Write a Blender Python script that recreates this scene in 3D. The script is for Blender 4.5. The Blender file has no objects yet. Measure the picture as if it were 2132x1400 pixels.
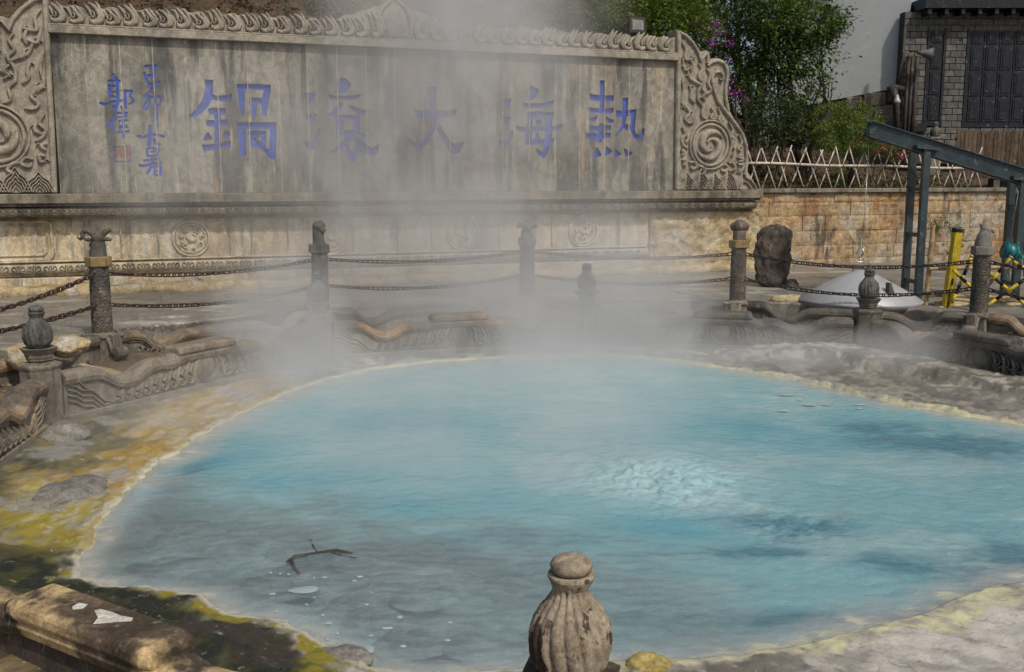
import bpy, bmesh, math, random
from mathutils import Vector, Matrix, noise
from mathutils.geometry import delaunay_2d_cdt
R = math.radians
random.seed(7)
scn = bpy.context.scene
COL = scn.collection

# ---------------------------------------------------------------- camera, light
PITCH, F, CX, CY, CAMH = R(8.7), 2150.0, 1066.0, 700.0, 2.7
cam = bpy.data.cameras.new('camera'); camo = bpy.data.objects.new('camera', cam); COL.objects.link(camo)
camo.location = (0, 0, CAMH); camo.rotation_euler = (R(90) - PITCH, 0, 0)
cam.sensor_width = 36; cam.lens = 36 * F / 2132; cam.clip_end = 500; cam.clip_start = .05
scn.camera = camo
SUN_EL, SUN_AZ = R(50), R(149)         # azimuth clockwise from +Y (seen from above)
world = bpy.data.worlds.new('World'); scn.world = world; world.use_nodes = True
wn = world.node_tree; bg = wn.nodes['Background']
sky = wn.nodes.new('ShaderNodeTexSky'); sky.sky_type = 'NISHITA'; sky.sun_disc = False
sky.sun_elevation = SUN_EL; sky.sun_rotation = SUN_AZ; sky.dust_density = 3.5; sky.air_density = 1.0; sky.ozone_density = .6
wn.links.new(sky.outputs[0], bg.inputs[0]); bg.inputs[1].default_value = .085
sl = bpy.data.lights.new('sun', 'SUN'); sl.energy = 2.1; sl.angle = R(1.5); sl.color = (1, .93, .80)
so = bpy.data.objects.new('sun', sl); COL.objects.link(so)
sd = Vector((math.sin(SUN_AZ) * math.cos(SUN_EL), math.cos(SUN_AZ) * math.cos(SUN_EL), math.sin(SUN_EL)))
so.rotation_euler = sd.to_track_quat('Z', 'Y').to_euler()
scn.view_settings.view_transform = 'Standard'; scn.view_settings.look = 'None'
scn.view_settings.exposure = 0.25; scn.view_settings.gamma = 1
cy = scn.cycles
cy.use_adaptive_sampling = True; cy.adaptive_threshold = .02
cy.max_bounces = 6; cy.diffuse_bounces = 3; cy.glossy_bounces = 2; cy.transmission_bounces = 3; cy.transparent_max_bounces = 8
cy.volume_bounces = 1; cy.volume_step_rate = 2.2; cy.volume_max_steps = 64
cy.use_denoising = True

def ray(px, py):
    u, v = (px - CX) / F, (CY - py) / F
    return Vector((u, math.cos(PITCH) + v * math.sin(PITCH), -math.sin(PITCH) + v * math.cos(PITCH)))
def atY(px, py, D):
    r = ray(px, py); return r * (D / r.y) + Vector((0, 0, CAMH))
def atZ(px, py, z=0.0):
    r = ray(px, py); return r * ((z - CAMH) / r.z) + Vector((0, 0, CAMH))

# ---------------------------------------------------------------- scene helpers
def tag(o, label=None, cat=None, group=None, kind=None):
    if label: o['label'] = label
    if cat: o['category'] = cat
    if group: o['group'] = group
    if kind: o['kind'] = kind
    return o
def thing(name, label, cat, loc=(0, 0, 0), rz=0.0, group=None):
    o = bpy.data.objects.new(name, None); COL.objects.link(o)
    o.empty_display_size = .1; o.location = loc; o.rotation_euler = (0, 0, rz)
    return tag(o, label, cat, group)
def link(name, me, parent=None, loc=None, rot=None, scale=None):
    o = bpy.data.objects.new(name, me); COL.objects.link(o)
    if parent is not None: o.parent = parent
    if loc is not None: o.location = loc
    if rot is not None: o.rotation_euler = rot
    if scale is not None: o.scale = scale
    return o
def copy_tree(o, parent=None):
    c = o.copy(); COL.objects.link(c); c.parent = parent
    for ch in list(o.children): copy_tree(ch, c)
    return c

class MB:
    def __init__(s): s.v = []; s.f = []; s.m = []; s.sm = []
    def add(s, vs, fs, m=0, smooth=False):
        n = len(s.v); s.v += [tuple(v) for v in vs]
        for f in fs: s.f.append(tuple(i + n for i in f)); s.m.append(m); s.sm.append(smooth)
    def box(s, x0, x1, y0, y1, z0, z1, m=0):
        s.add([(x0, y0, z0), (x1, y0, z0), (x1, y1, z0), (x0, y1, z0), (x0, y0, z1), (x1, y0, z1), (x1, y1, z1), (x0, y1, z1)],
              [(0, 3, 2, 1), (4, 5, 6, 7), (0, 1, 5, 4), (1, 2, 6, 5), (2, 3, 7, 6), (3, 0, 4, 7)], m)
    def bar(s, a, b, w, h=None, m=0, up=Vector((0, 0, 1))):
        a, b = Vector(a), Vector(b); h = h or w; d = (b - a).normalized()
        x = d.cross(up); x = x.normalized() if x.length > 1e-4 else Vector((1, 0, 0)); z = x.cross(d)
        vs = [p + x * i * w / 2 + z * j * h / 2 for p in (a, b) for i, j in ((-1, -1), (1, -1), (1, 1), (-1, 1))]
        s.add(vs, [(0, 1, 2, 3), (7, 6, 5, 4), (0, 4, 5, 1), (1, 5, 6, 2), (2, 6, 7, 3), (3, 7, 4, 0)], m)
    def tube(s, pts, rad, n=8, m=0, closed=False, smooth=True, caps=True, up=Vector((0, 0, 1)), squash=1.0):
        pts = [Vector(p) for p in pts]; k = len(pts)
        if not hasattr(rad, '__len__'): rad = [rad] * k
        vs = []
        for i, p in enumerate(pts):
            if closed: d = pts[(i + 1) % k] - pts[i - 1]
            else: d = pts[min(i + 1, k - 1)] - pts[max(i - 1, 0)]
            d = d.normalized() if d.length > 1e-7 else Vector((0, 0, 1))
            if i == 0:
                u_ = up if abs(d.dot(up)) < .9 else Vector((.1, 1, .05))
                x = d.cross(u_).normalized()
            else:
                x = x - d * x.dot(d); x = x.normalized() if x.length > 1e-4 else d.cross(up).normalized()
            z = x.cross(d)
            for j in range(n):
                a = 2 * math.pi * j / n
                vs.append(p + x * math.cos(a) * rad[i] + z * math.sin(a) * rad[i] * squash)
        fs = []
        for i in range(k if closed else k - 1):
            for j in range(n):
                a, b = i * n + j, i * n + (j + 1) % n; c, d_ = ((i + 1) % k) * n + (j + 1) % n, ((i + 1) % k) * n + j
                fs.append((a, b, c, d_))
        if caps and not closed: fs += [tuple(range(n))[::-1], tuple((k - 1) * n + j for j in range(n))]
        s.add(vs, fs, m, smooth)
    def lathe(s, prof, n=24, c=(0, 0, 0), m=0, smooth=True, fn=None, rot=0.0):
        vs = []
        for r, z in prof:
            for j in range(n):
                a = 2 * math.pi * j / n + rot; rr = r + (fn(a, z, r) if fn else 0)
                vs.append((c[0] + math.cos(a) * rr, c[1] + math.sin(a) * rr, c[2] + z))
        fs = []
        for i in range(len(prof) - 1):
            for j in range(n): fs.append((i * n + j, i * n + (j + 1) % n, (i + 1) * n + (j + 1) % n, (i + 1) * n + j))
        fs.append(tuple(range(n))[::-1]); fs.append(tuple((len(prof) - 1) * n + j for j in range(n)))
        s.add(vs, fs, m, smooth)
    def prism(s, poly, y0, y1, m=0):
        """poly: (x,z) outline, extruded along y from y0 (front) to y1"""
        n = len(poly)
        vs = [(x, y0, z) for x, z in poly] + [(x, y1, z) for x, z in poly]
        fs = [tuple(range(n)), tuple(range(2 * n - 1, n - 1, -1))] + [(i, i + n, (i + 1) % n + n, (i + 1) % n) for i in range(n)]
        s.add(vs, fs, m)
    def ribbon(s, pts, w, h, y=0.0, m=0, closed=False):
        """half-round raised strip on the plane y; pts (x,z); rises towards -y by h"""
        pts = [Vector((p[0], p[1])) for p in pts]; k = len(pts)
        if not hasattr(w, '__len__'): w = [w] * k
        vs = []
        prof = ((-.5, 0), (-.42, .62), (-.18, 1), (.18, 1), (.42, .62), (.5, 0))
        for i, p in enumerate(pts):
            d = (pts[(i + 1) % k] - pts[i - 1]) if closed else (pts[min(i + 1, k - 1)] - pts[max(i - 1, 0)])
            d = d.normalized() if d.length > 1e-7 else Vector((1, 0)); nrm = Vector((-d.y, d.x))
            for a, b in prof:
                q = p + nrm * a * w[i]; vs.append((q.x, y - b * h * min(1, w[i] / max(w)*1.6), q.y))
        fs = []; n = len(prof)
        for i in range(k if closed else k - 1):
            for j in range(n - 1):
                fs.append((i * n + j, ((i + 1) % k) * n + j, ((i + 1) % k) * n + j + 1, i * n + j + 1))
        s.add(vs, fs, m, True)
    def ball(s, c, r, nu=14, nv=9, m=0):
        r = r if hasattr(r, '__len__') else (r, r, r)
        vs = [(c[0], c[1], c[2] - r[2])]
        for i in range(1, nv):
            t = -math.pi / 2 + math.pi * i / nv
            for j in range(nu):
                a = 2 * math.pi * j / nu; vs.append((c[0] + r[0] * math.cos(t) * math.cos(a), c[1] + r[1] * math.cos(t) * math.sin(a), c[2] + r[2] * math.sin(t)))
        vs.append((c[0], c[1], c[2] + r[2])); L = len(vs) - 1; fs = []
        for j in range(nu):
            fs.append((0, 1 + (j + 1) % nu, 1 + j)); fs.append((L, 1 + (nv - 2) * nu + j, 1 + (nv - 2) * nu + (j + 1) % nu))
            for i in range(nv - 2):
                a = 1 + i * nu; fs.append((a + j, a + (j + 1) % nu, a + nu + (j + 1) % nu, a + nu + j))
        s.add(vs, fs, m, True)
    def mesh(s, name, mats, bevel=0.0, seg=1):
        me = bpy.data.meshes.new(name); me.from_pydata(s.v, [], s.f)
        for m in (mats if isinstance(mats, (list, tuple)) else [mats]): me.materials.append(m)
        me.polygons.foreach_set('material_index', s.m); me.polygons.foreach_set('use_smooth', s.sm)
        bm = bmesh.new(); bm.from_mesh(me)
        bmesh.ops.recalc_face_normals(bm, faces=bm.faces)
        if bevel:
            es = [e for e in bm.edges if len(e.link_faces) == 2 and e.calc_face_angle(0) > R(28)]
            bmesh.ops.bevel(bm, geom=es, offset=bevel, segments=seg, affect='EDGES', clamp_overlap=True)
        bm.to_mesh(me); bm.free(); me.update()
        return me
    def build(s, name, mats, parent=None, loc=None, rot=None, bevel=0.0, seg=1):
        return link(name, s.mesh(name, mats, bevel, seg), parent, loc, rot)

def rough_mesh(me, amp, freq, seed=0.0, flat=None):
    """uneven, weathered surface on a dense mesh"""
    me.update()
    ns = [v.normal.copy() for v in me.vertices]
    for v, n_ in zip(me.vertices, ns):
        p = v.co * freq + Vector((seed, seed * 1.7, -seed))
        v.co += n_ * amp * (noise.fractal(p, .9, 2.1, 4))
    me.update()
def densify(me, length, iters=6):
    bm = bmesh.new(); bm.from_mesh(me)
    bmesh.ops.triangulate(bm, faces=[f for f in bm.faces if len(f.verts) > 4])
    for _ in range(iters):
        es = [e for e in bm.edges if e.calc_length() > length]
        if not es: break
        bmesh.ops.subdivide_edges(bm, edges=es, cuts=1, use_grid_fill=True)
    bmesh.ops.triangulate(bm, faces=[f for f in bm.faces if len(f.verts) > 4])
    bm.to_mesh(me); bm.free(); me.update()

# ---------------------------------------------------------------- materials
class NT:
    def __init__(s, name):
        s.mat = bpy.data.materials.new(name); s.mat.use_nodes = True
        s.t = s.mat.node_tree; s.b = s.t.nodes['Principled BSDF']; s.out = s.t.nodes['Material Output']
        g = s.t.nodes.new('ShaderNodeNewGeometry'); s.pos = g.outputs['Position']; s.geo = g
    def n(s, typ, **kw):
        x = s.t.nodes.new('ShaderNode' + typ)
        for k, v in kw.items(): setattr(x, k, v)
        return x
    def l(s, a, b): s.t.links.new(a, b)
    def vec(s, sc, off=(0, 0, 0)):
        m = s.n('Mapping'); m.inputs['Scale'].default_value = sc; m.inputs['Location'].default_value = off
        s.l(s.pos, m.inputs['Vector']); return m.outputs[0]
    def noise(s, sc=(1, 1, 1), scale=1.0, det=4.0, rough=.55, dist=0.0, off=(0, 0, 0)):
        x = s.n('TexNoise'); x.inputs['Scale'].default_value = scale; x.inputs['Detail'].default_value = det
        x.inputs['Roughness'].default_value = rough; x.inputs['Distortion'].default_value = dist
        s.l(s.vec(sc, off), x.inputs['Vector']); return x.outputs['Fac']
    def voro(s, sc=(1, 1, 1), scale=1.0, feature='F1', out='Distance', off=(0, 0, 0)):
        x = s.n('TexVoronoi', feature=feature); x.inputs['Scale'].default_value = scale
        s.l(s.vec(sc, off), x.inputs['Vector']); return x.outputs[out]
    def rng(s, v, a, b, c=0.0, d=1.0, smooth=True):
        x = s.n('MapRange'); x.interpolation_type = 'SMOOTHSTEP' if smooth else 'LINEAR'
        s.l(v, x.inputs[0])
        for i, q in enumerate((a, b, c, d)): x.inputs[1 + i].default_value = q
        return x.outputs[0]
    def math(s, op, a, b=None, c=None):
        x = s.n('Math', operation=op)
        for i, q in enumerate((a, b, c)):
            if q is None: continue
            if isinstance(q, (int, float)): x.inputs[i].default_value = q
            else: s.l(q, x.inputs[i])
        return x.outputs[0]
    def mix(s, a, b, f, blend='MIX'):
        x = s.n('Mix', data_type='RGBA', blend_type=blend)
        for sock, q in ((x.inputs[6], a), (x.inputs[7], b), (x.inputs[0], f)):
            if isinstance(q, tuple): sock.default_value = (*q, 1) if len(q) == 3 else q
            elif isinstance(q, (int, float)): sock.default_value = q
            else: s.l(q, sock)
        return x.outputs[2]
    def bump(s, h, strength, dist=.01, prev=None):
        x = s.n('Bump'); x.inputs['Strength'].default_value = strength; x.inputs['Distance'].default_value = dist
        s.l(h, x.inputs['Height'])
        if prev is not None: s.l(prev, x.inputs['Normal'])
        return x.outputs[0]

def layered(name, base, layers=(), rough=.85, bump=(30, .5, .01), bump2=None, attr=False, island=0.0, spec=.3, metal=0.0, objrand=0.0, mottle=1.0):
    """layers: (colour, (sx,sy,sz), noise scale, lo, hi, strength[, offset])"""
    N = NT(name); col = base
    if attr:
        a = N.n('Attribute', attribute_name='Col'); col = a.outputs['Color']
    else:
        r = N.n('RGB'); r.outputs[0].default_value = (*base, 1); col = r.outputs[0]
    if island or objrand:
        src = N.geo.outputs['Random Per Island'] if island else N.n('ObjectInfo').outputs['Random']
        k = island or objrand
        v = N.rng(src, 0, 1, 1 - k, 1 + k, False)
        hs = N.n('HueSaturation'); N.l(col, hs.inputs['Color']); N.l(v, hs.inputs['Value'])
        N.l(N.rng(src, 0, 1, .5 + k * .03, .5 - k * .03, False), hs.inputs['Hue']); col = hs.outputs[0]
    for i, L in enumerate(layers):
        c, sc, s_, lo, hi, st = L[:6]; off = L[6] if len(L) > 6 else (i * 3.7, i * 1.3, i * 2.1)
        f = N.rng(N.noise(sc, s_, 5, .6, .3, off), lo, hi, 0, st)
        col = N.mix(col, c, f)
    g = N.noise((1, 1, 1), 48, 4, .7); col = N.mix(col, (0, 0, 0), N.rng(g, .35, .65, .38 * mottle, 0.0)); g2 = N.noise((1, 1, .8), 6.5, 6, .7, .6, (9, 3, 5)); col = N.mix(col, (0, 0, 0), N.rng(g2, .38, .6, .36 * mottle, 0.0)); col = N.mix(col, (.75, .72, .66), N.rng(N.noise((1, 1, .7), 13, 5, .7, .5, (2, 7, 1)), .58, .76, 0, .28 * mottle))
    N.l(col, N.b.inputs['Base Color']); N.b.inputs['Roughness'].default_value = rough
    N.b.inputs['Specular IOR Level'].default_value = spec; N.b.inputs['Metallic'].default_value = metal
    nb = N.bump(N.noise((1, 1, 1), bump[0], 5, .65), bump[1], bump[2])
    if bump2: nb = N.bump(N.noise(bump2[3] if len(bump2) > 3 else (1, 1, 1), bump2[0], 3, .6), bump2[1], bump2[2], nb)
    N.l(nb, N.b.inputs['Normal'])
    return N.mat

M = {}
V1 = (1, 1, .12)   # stretched downwards: run-off streaks
M['slab'] = layered('slab_stone', (.36, .335, .28), [((.16, .158, .138), (1, 1, .45), .75, .46, .60, .75), ((.075, .077, .07), V1, 2.3, .47, .58, .85), ((.42, .36, .26), (1, 1, .18), 1.3, .55, .64, .6), ((.40, .25, .10), (1, 1, .16), 1.7, .62, .70, .7, (8.2, 1, 3)), ((.46, .42, .35), (1, 1, .6), 1.5, .56, .70, .6), ((.37, .34, .28), (1, 1, .3), 1.1, .5, .72, .6),
    ((.07, .07, .062), (1, 1, .10), 5, .56, .72, .6), ((.32, .19, .08), (1, 1, .2), .9, .66, .76, .5), ((.6, .57, .5), (1, 1, .07), 7, .62, .72, .7)],
    bump=(35, .35, .006), bump2=(4, .25, .02), objrand=.14)
M['carve'] = layered('carved_stone', (.40, .355, .285), [((.22, .20, .165), (1, 1, .5), 2.2, .45, .7, .6), ((.5, .45, .37), (1, 1, .5), 1.4, .5, .75, .5), ((.12, .11, .095), V1, 3, .6, .75, .5)],
    bump=(45, .4, .006), bump2=(10, .2, .01))
M['mortar'] = layered('pale_mortar', (.5, .46, .38), [((.2, .18, .15), (1, 1, 1), 3, .5, .65, .8)], bump=(60, .6, .004))
M['plinth'] = layered('plinth_stone', (.64, .53, .36), [((.24, .22, .18), (1, 1, .13), 2.2, .50, .62, .75), ((.74, .69, .58), (1, 1, .1), 4.0, .52, .66, .85),
    ((.40, .27, .09), (1, 1, .35), 1.4, .58, .72, .65), ((.12, .115, .10), (1, 1, .1), 6, .6, .72, .6)], bump=(30, .5, .01), bump2=(5, .35, .03))
M['ledge'] = layered('ledge_stone', (.27, .235, .18), [((.10, .092, .075), (1, 1, .15), 3, .45, .62, .75), ((.42, .36, .27), (1, 1, .3), 1.2, .5, .7, .5), ((.3, .17, .07), (1, 1, .4), 1.5, .62, .75, .5)],
    bump=(30, .4, .008))
M['deposit'] = layered('mineral_deposit', (.60, .48, .28), [((.38, .24, .06), (1, 1, 1), 1.6, .5, .66, .7), ((.66, .63, .56), (1, 1, 2), 2.4, .5, .68, .8), ((.13, .12, .10), (1, 1, 1.5), 2.8, .57, .7, .7)],
    bump=(26, .8, .03), bump2=(7, .6, .05), rough=.6)
M['block'] = layered('ashlar_block', (.52, .37, .20), [((.50, .45, .37), (1, 1, 1), .8, .44, .6, .8), ((.36, .17, .05), (1, 1, .5), 1.1, .48, .64, .8), ((.10, .085, .065), (1, 1, .25), 3.0, .54, .68, .8), ((.68, .65, .58), (1, 1, .2), 6, .6, .72, .75), ((.13, .11, .08), (1, 1, 1), 5, .55, .68, .6)],
    bump=(18, .8, .03), bump2=(60, .5, .01), objrand=.07)
M['bal'] = layered('balustrade_stone', (.27, .235, .185), [((.42, .30, .17), (1, 1, 1), 1.5, .52, .72, .65), ((.075, .074, .067), (1, 1, .35), 2.4, .48, .66, .7), ((.4, .38, .34), (1, 1, .3), 4, .63, .75, .45)],
    bump=(38, .5, .008), bump2=(8, .25, .012), rough=.7)
M['baldark'] = layered('damp_balustrade_stone', (.155, .14, .115), [((.055, .056, .052), (1, 1, .5), 2, .45, .65, .7), ((.3, .28, .25), (1, 1, .5), 3.5, .6, .74, .4)],
    bump=(38, .5, .008), bump2=(8, .25, .012), rough=.6)
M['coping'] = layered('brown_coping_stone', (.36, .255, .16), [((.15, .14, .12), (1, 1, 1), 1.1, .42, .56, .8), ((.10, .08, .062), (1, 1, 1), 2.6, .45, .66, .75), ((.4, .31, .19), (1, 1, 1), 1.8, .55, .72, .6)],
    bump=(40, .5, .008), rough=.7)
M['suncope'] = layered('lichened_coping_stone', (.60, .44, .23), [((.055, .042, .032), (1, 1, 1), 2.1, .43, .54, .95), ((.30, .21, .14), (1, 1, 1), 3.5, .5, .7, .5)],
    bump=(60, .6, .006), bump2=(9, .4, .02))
M['whitelichen'] = layered('white_paint_patch', (.72, .69, .6), [((.3, .27, .2), (1, 1, 1), 14, .6, .68, .8)], bump=(90, .4, .003))
M['finial'] = layered('sandy_finial_stone', (.40, .335, .245), [((.30, .24, .17), (1, 1, 1), 5, .45, .7, .7), ((.065, .042, .032), (1, 1, .45), 11, .545, .575, .92), ((.05, .034, .028), (1, 1, .5), 26, .6, .64, .8), ((.12, .13, .04), (1, 1, 1), 12, .72, .74, .8)],
    bump=(140, .8, .004), bump2=(32, .6, .008))
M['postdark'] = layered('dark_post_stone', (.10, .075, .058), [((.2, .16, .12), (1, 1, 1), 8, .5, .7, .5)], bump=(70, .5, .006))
M['finial2'] = layered('damp_finial_stone', (.14, .135, .12), [((.05, .05, .046), (1, 1, .5), 7, .45, .62, .8), ((.36, .34, .3), (1, 1, .5), 10, .6, .72, .6)], bump=(70, .5, .004), rough=.6)
M['post'] = layered('chain_post_stone', (.16, .14, .115), [((.07, .067, .06), (1, 1, 1), 3.2, .45, .65, .7), ((.27, .19, .12), (1, 1, .6), 2.2, .55, .7, .6)], bump=(60, .5, .005), rough=.7)
M['cap'] = layered('ochre_cap_stone', (.33, .24, .11), [((.15, .12, .08), (1, 1, 1), 4, .48, .7, .7)], bump=(60, .4, .004), rough=.7)
M['capgrey'] = layered('grey_cap_stone', (.25, .235, .205), [((.12, .11, .1), (1, 1, 1), 4, .48, .7, .7)], bump=(60, .4, .004))
M['rust'] = layered('rusty_iron', (.055, .026, .019), [((.13, .05, .025), (1, 1, 1), 18, .5, .7, .7), ((.02, .014, .012), (1, 1, 1), 9, .5, .65, .7)], bump=(120, .5, .002), rough=.6, spec=.5)
M['iron'] = layered('black_iron', (.022, .02, .019), [((.07, .045, .03), (1, 1, 1), 18, .55, .7, .5)], bump=(120, .4, .002), rough=.5, spec=.5)
M['blue'] = layered('blue_paint', (.018, .085, .52), [((.05, .13, .46), (1, 1, .6), 3, .5, .75, .55), ((.03, .07, .25), (1, 1, 1), 8, .6, .75, .5)], bump=(60, .4, .004), rough=.7)
M['bluepale'] = layered('faded_blue_paint', (.035, .085, .44), [((.05, .07, .2), (1, 1, 1), 6, .5, .7, .4)], bump=(60, .3, .003), rough=.75)
M['sealred'] = layered('red_seal_paint', (.55, .045, .04), bump=(60, .2, .002))
M['steel'] = layered('blue_grey_painted_steel', (.035, .058, .068), [((.075, .10, .11), (1, 1, 1), 3, .5, .75, .5), ((.1, .06, .04), (1, 1, 1), 12, .7, .76, .6)], bump=(30, .1, .003), rough=.45, spec=.5)
M['lid'] = layered('galvanised_sheet', (.38, .39, .40), [((.36, .365, .37), (1, 1, .3), 3.4, .45, .62, .7), ((.46, .46, .47), (1, 1, 1), 6, .6, .75, .5)], bump=(8, .15, .01), rough=.45, metal=.1, spec=.5, mottle=.25)
M['chrome'] = layered('bright_steel', (.55, .55, .54), rough=.3, metal=.9, bump=(30, .05, .002))
M['bamboo'] = layered('dry_bamboo', (.50, .35, .17), [((.30, .19, .09), (1, 1, 1), 6, .5, .72, .6)], bump=(40, .2, .004), rough=.5)
M['palebamboo'] = layered('bleached_bamboo', (.74, .66, .56), [((.42, .35, .28), (1, 1, 1), 6, .5, .72, .6)], bump=(40, .2, .004), rough=.7)
M['yellow'] = layered('yellow_painted_post', (.62, .46, .012), [((.34, .24, .02), (1, 1, .4), 5, .5, .72, .55)], bump=(40, .15, .003), rough=.45, spec=.5)
M['black'] = layered('black_plastic', (.012, .012, .013), rough=.5, bump=(40, .1, .002))
M['teal'] = layered('teal_enamel', (.012, .19, .20), [((.008, .09, .1), (1, 1, 1), 9, .5, .7, .5)], rough=.35, bump=(30, .1, .002), spec=.5)
M['rock'] = layered('dark_standing_rock', (.12, .095, .08), [((.05, .042, .038), (1, 1, .6), 3, .45, .65, .8), ((.3, .26, .22), (1, 1, .6), 5, .6, .73, .5)], bump=(14, .9, .04), bump2=(50, .5, .01))
M['greyrock'] = layered('crusted_grey_rock', (.26, .245, .215), [((.45, .43, .38), (1, 1, 1), 6, .5, .7, .6), ((.1, .09, .075), (1, 1, 1), 4, .55, .7, .6)], bump=(20, .8, .02))
M['yelrock'] = layered('sulphur_yellow_rock', (.46, .36, .12), [((.3, .27, .2), (1, 1, 1), 9, .5, .66, .6)], bump=(40, .7, .01))
M['plaster'] = layered('grey_white_plaster', (.40, .425, .435), [((.33, .355, .365), (1, 1, 1), .6, .45, .7, .6), ((.48, .5, .51), (1, 1, 2), 1.2, .6, .7, .35)], bump=(8, .1, .01), rough=.9, mottle=.15)
M['brick'] = layered('grey_brick', (.15, .147, .137), [((.17, .16, .15), (1, 1, 1), 1.5, .5, .7, .6)], bump=(20, .4, .01), objrand=.28)  # grey brick, tone lowered to put the shade on the house front into its colour
M['bmortar'] = layered('dark_mortar', (.085, .08, .072), bump=(20, .4, .01))
M['rubble'] = layered('rubble_stone', (.17, .155, .13), [((.05, .05, .045), (1, 1, .6), 2, .5, .65, .8), ((.34, .32, .28), (1, 1, 1), 3, .58, .7, .5)], bump=(14, .7, .03), objrand=.25)
M['shutter'] = layered('dark_navy_joinery', (.012, .015, .024), [((.03, .034, .045), (1, 1, .3), 4, .5, .7, .4)], bump=(20, .1, .004), rough=.5)
M['pipe'] = layered('weathered_pipe', (.06, .05, .042), [((.02, .02, .02), (1, 1, .4), 3, .5, .65, .7)], bump=(30, .3, .005), rough=.6)
M['picket'] = layered('weathered_picket_wood', (.13, .09, .058), [((.05, .038, .028), (1, 1, .15), 9, .45, .65, .7)], bump=(30, .4, .008), objrand=.3)
M['speaker'] = layered('grey_loudspeaker', (.14, .15, .155), rough=.5, bump=(30, .1, .002))
M['glass'] = layered('lamp_glass', (.22, .24, .22), [((.62, .64, .6), (1, 1, 1), 5, .5, .7, .5)], rough=.12, bump=(10, .05, .002), spec=.7)
M['lamprim'] = layered('rusty_lamp_housing', (.045, .03, .024), bump=(40, .2, .003), rough=.5)
M['soil'] = layered('leafy_soil', (.115, .075, .045), [((.05, .036, .022), (1, 1, 1), 2, .45, .65, .7), ((.22, .15, .09), (1, 1, 1), 6, .55, .72, .7), ((.06, .08, .02), (1, 1, 1), 1.3, .52, .7, .5)], bump=(14, .9, .05))
M['hill'] = layered('hill_earth', (.10, .075, .05), [((.035, .045, .018), (1, 1, 1), .8, .45, .65, .8), ((.2, .15, .11), (1, 1, 1), 2.5, .55, .72, .6)], bump=(6, .9, .1))
M['bark'] = layered('bark', (.07, .055, .042), [((.14, .12, .095), (1, 1, .3), 8, .5, .7, .6)], bump=(30, .7, .01))
M['flagstone'] = layered('wet_flagstone', (.24, .225, .195), [((.32, .28, .22), (1, 1, 1), .6, .46, .64, .8), ((.56, .53, .46), (1, 2.2, 1), .7, .54, .64, .85), ((.38, .27, .13), (1, 2, 1), .9, .57, .68, .65), ((.075, .073, .068), (1, 1.5, 1), 1.6, .55, .7, .6)],
    bump=(12, .25, .01), rough=.42, spec=.5, objrand=.12)

def leafmat(name, c, var=.45, trans=.25, rough=.45):
    N = NT(name); rr = N.geo.outputs['Random Per Island']
    hs = N.n('HueSaturation'); hs.inputs['Color'].default_value = (*c, 1)
    N.l(N.rng(rr, 0, 1, 1 - var, 1 + var, False), hs.inputs['Value'])
    r2 = N.math('FRACT', N.math('MULTIPLY', rr, 17.3)); N.l(N.rng(r2, 0, 1, .475, .52, False), hs.inputs['Hue'])
    col = hs.outputs[0]
    N.l(col, N.b.inputs['Base Color']); N.b.inputs['Roughness'].default_value = rough; N.b.inputs['Specular IOR Level'].default_value = .35
    tr = N.n('BsdfTranslucent'); N.l(col, tr.inputs[0]); mx = N.n('MixShader'); mx.inputs[0].default_value = trans
    N.l(N.b.outputs[0], mx.inputs[1]); N.l(tr.outputs[0], mx.inputs[2]); N.l(mx.outputs[0], N.out.inputs[0])
    return N.mat
M['leafdark'] = leafmat('deep_green_leaves', (.045, .072, .02))
M['leaftree'] = leafmat('fresh_green_leaves', (.085, .145, .022))
M['leafyel'] = leafmat('yellow_green_leaves', (.17, .20, .025))
M['leafhedge'] = leafmat('hedge_leaves', (.095, .16, .02))
M['leafdry'] = leafmat('dry_brown_leaves', (.17, .11, .055))
M['leafred'] = leafmat('reddish_leaves', (.26, .06, .035), .5)
M['leafpink'] = leafmat('pink_blossom', (.5, .10, .13), .4)
M['magenta'] = leafmat('magenta_blossom', (.42, .05, .42), .4)
M['twig'] = layered('dry_twigs', (.17, .13, .095), bump=(40, .3, .004))
# ---------------------------------------------------------------- layout
CEN = Vector((1.0, 8.9))
WZ = .20                                    # water level
FZ = 1.07                                   # height of the finial bases on the inner balustrade
def zp(px, py, z): p = atZ(px, py, z); return (p.x, p.y)
INNER = [zp(80, 722, FZ), zp(661, 628, FZ), (1.09, 15.0), zp(1808, 620, FZ)]
p3 = INNER[3]
INNER += [(p3[0] + 1.75, p3[1] - 3.45), (p3[0] + 1.45, p3[1] - 7.3), (3.9, 4.05), zp(1187, 1397, FZ), (-4.15, 6.05)]
OZ = .81                                    # chain post foot
OUTER = [(-6.1, 8.7), zp(214, 697, OZ), (-2.75, 14.75), (.24, 16.4), zp(1535, 629, OZ), zp(2037, 655, OZ), (8.9, 12.1), (8.7, 6.5), (5.2, 2.2), (.2, .9), (-5.3, 3.6)]
RIMPX = [(165, 1210), (178, 1150), (205, 1090), (248, 1040), (300, 985), (420, 905), (530, 845), (640, 803), (760, 772), (900, 755), (1060, 745), (1240, 738), (1400, 752), (1560, 775), (1700, 802), (1780, 822), (1900, 848), (2020, 868), (2132, 887)]
RIM = [zp(x, y, WZ) for x, y in RIMPX] + [(5.8, 9.5), (5.9, 8.5), (5.3, 7.3), (4.3, 6.4)] + \
      [zp(x, y, WZ) for x, y in [(2052, 1232), (1900, 1290), (1800, 1325), (1700, 1345), (1550, 1372), (1400, 1383), (1270, 1392), (1100, 1404), (900, 1412), (770, 1402), (715, 1372), (640, 1330), (580, 1300), (520, 1290), (468, 1283), (430, 1255), (380, 1238), (310, 1228), (225, 1222)]]
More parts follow.
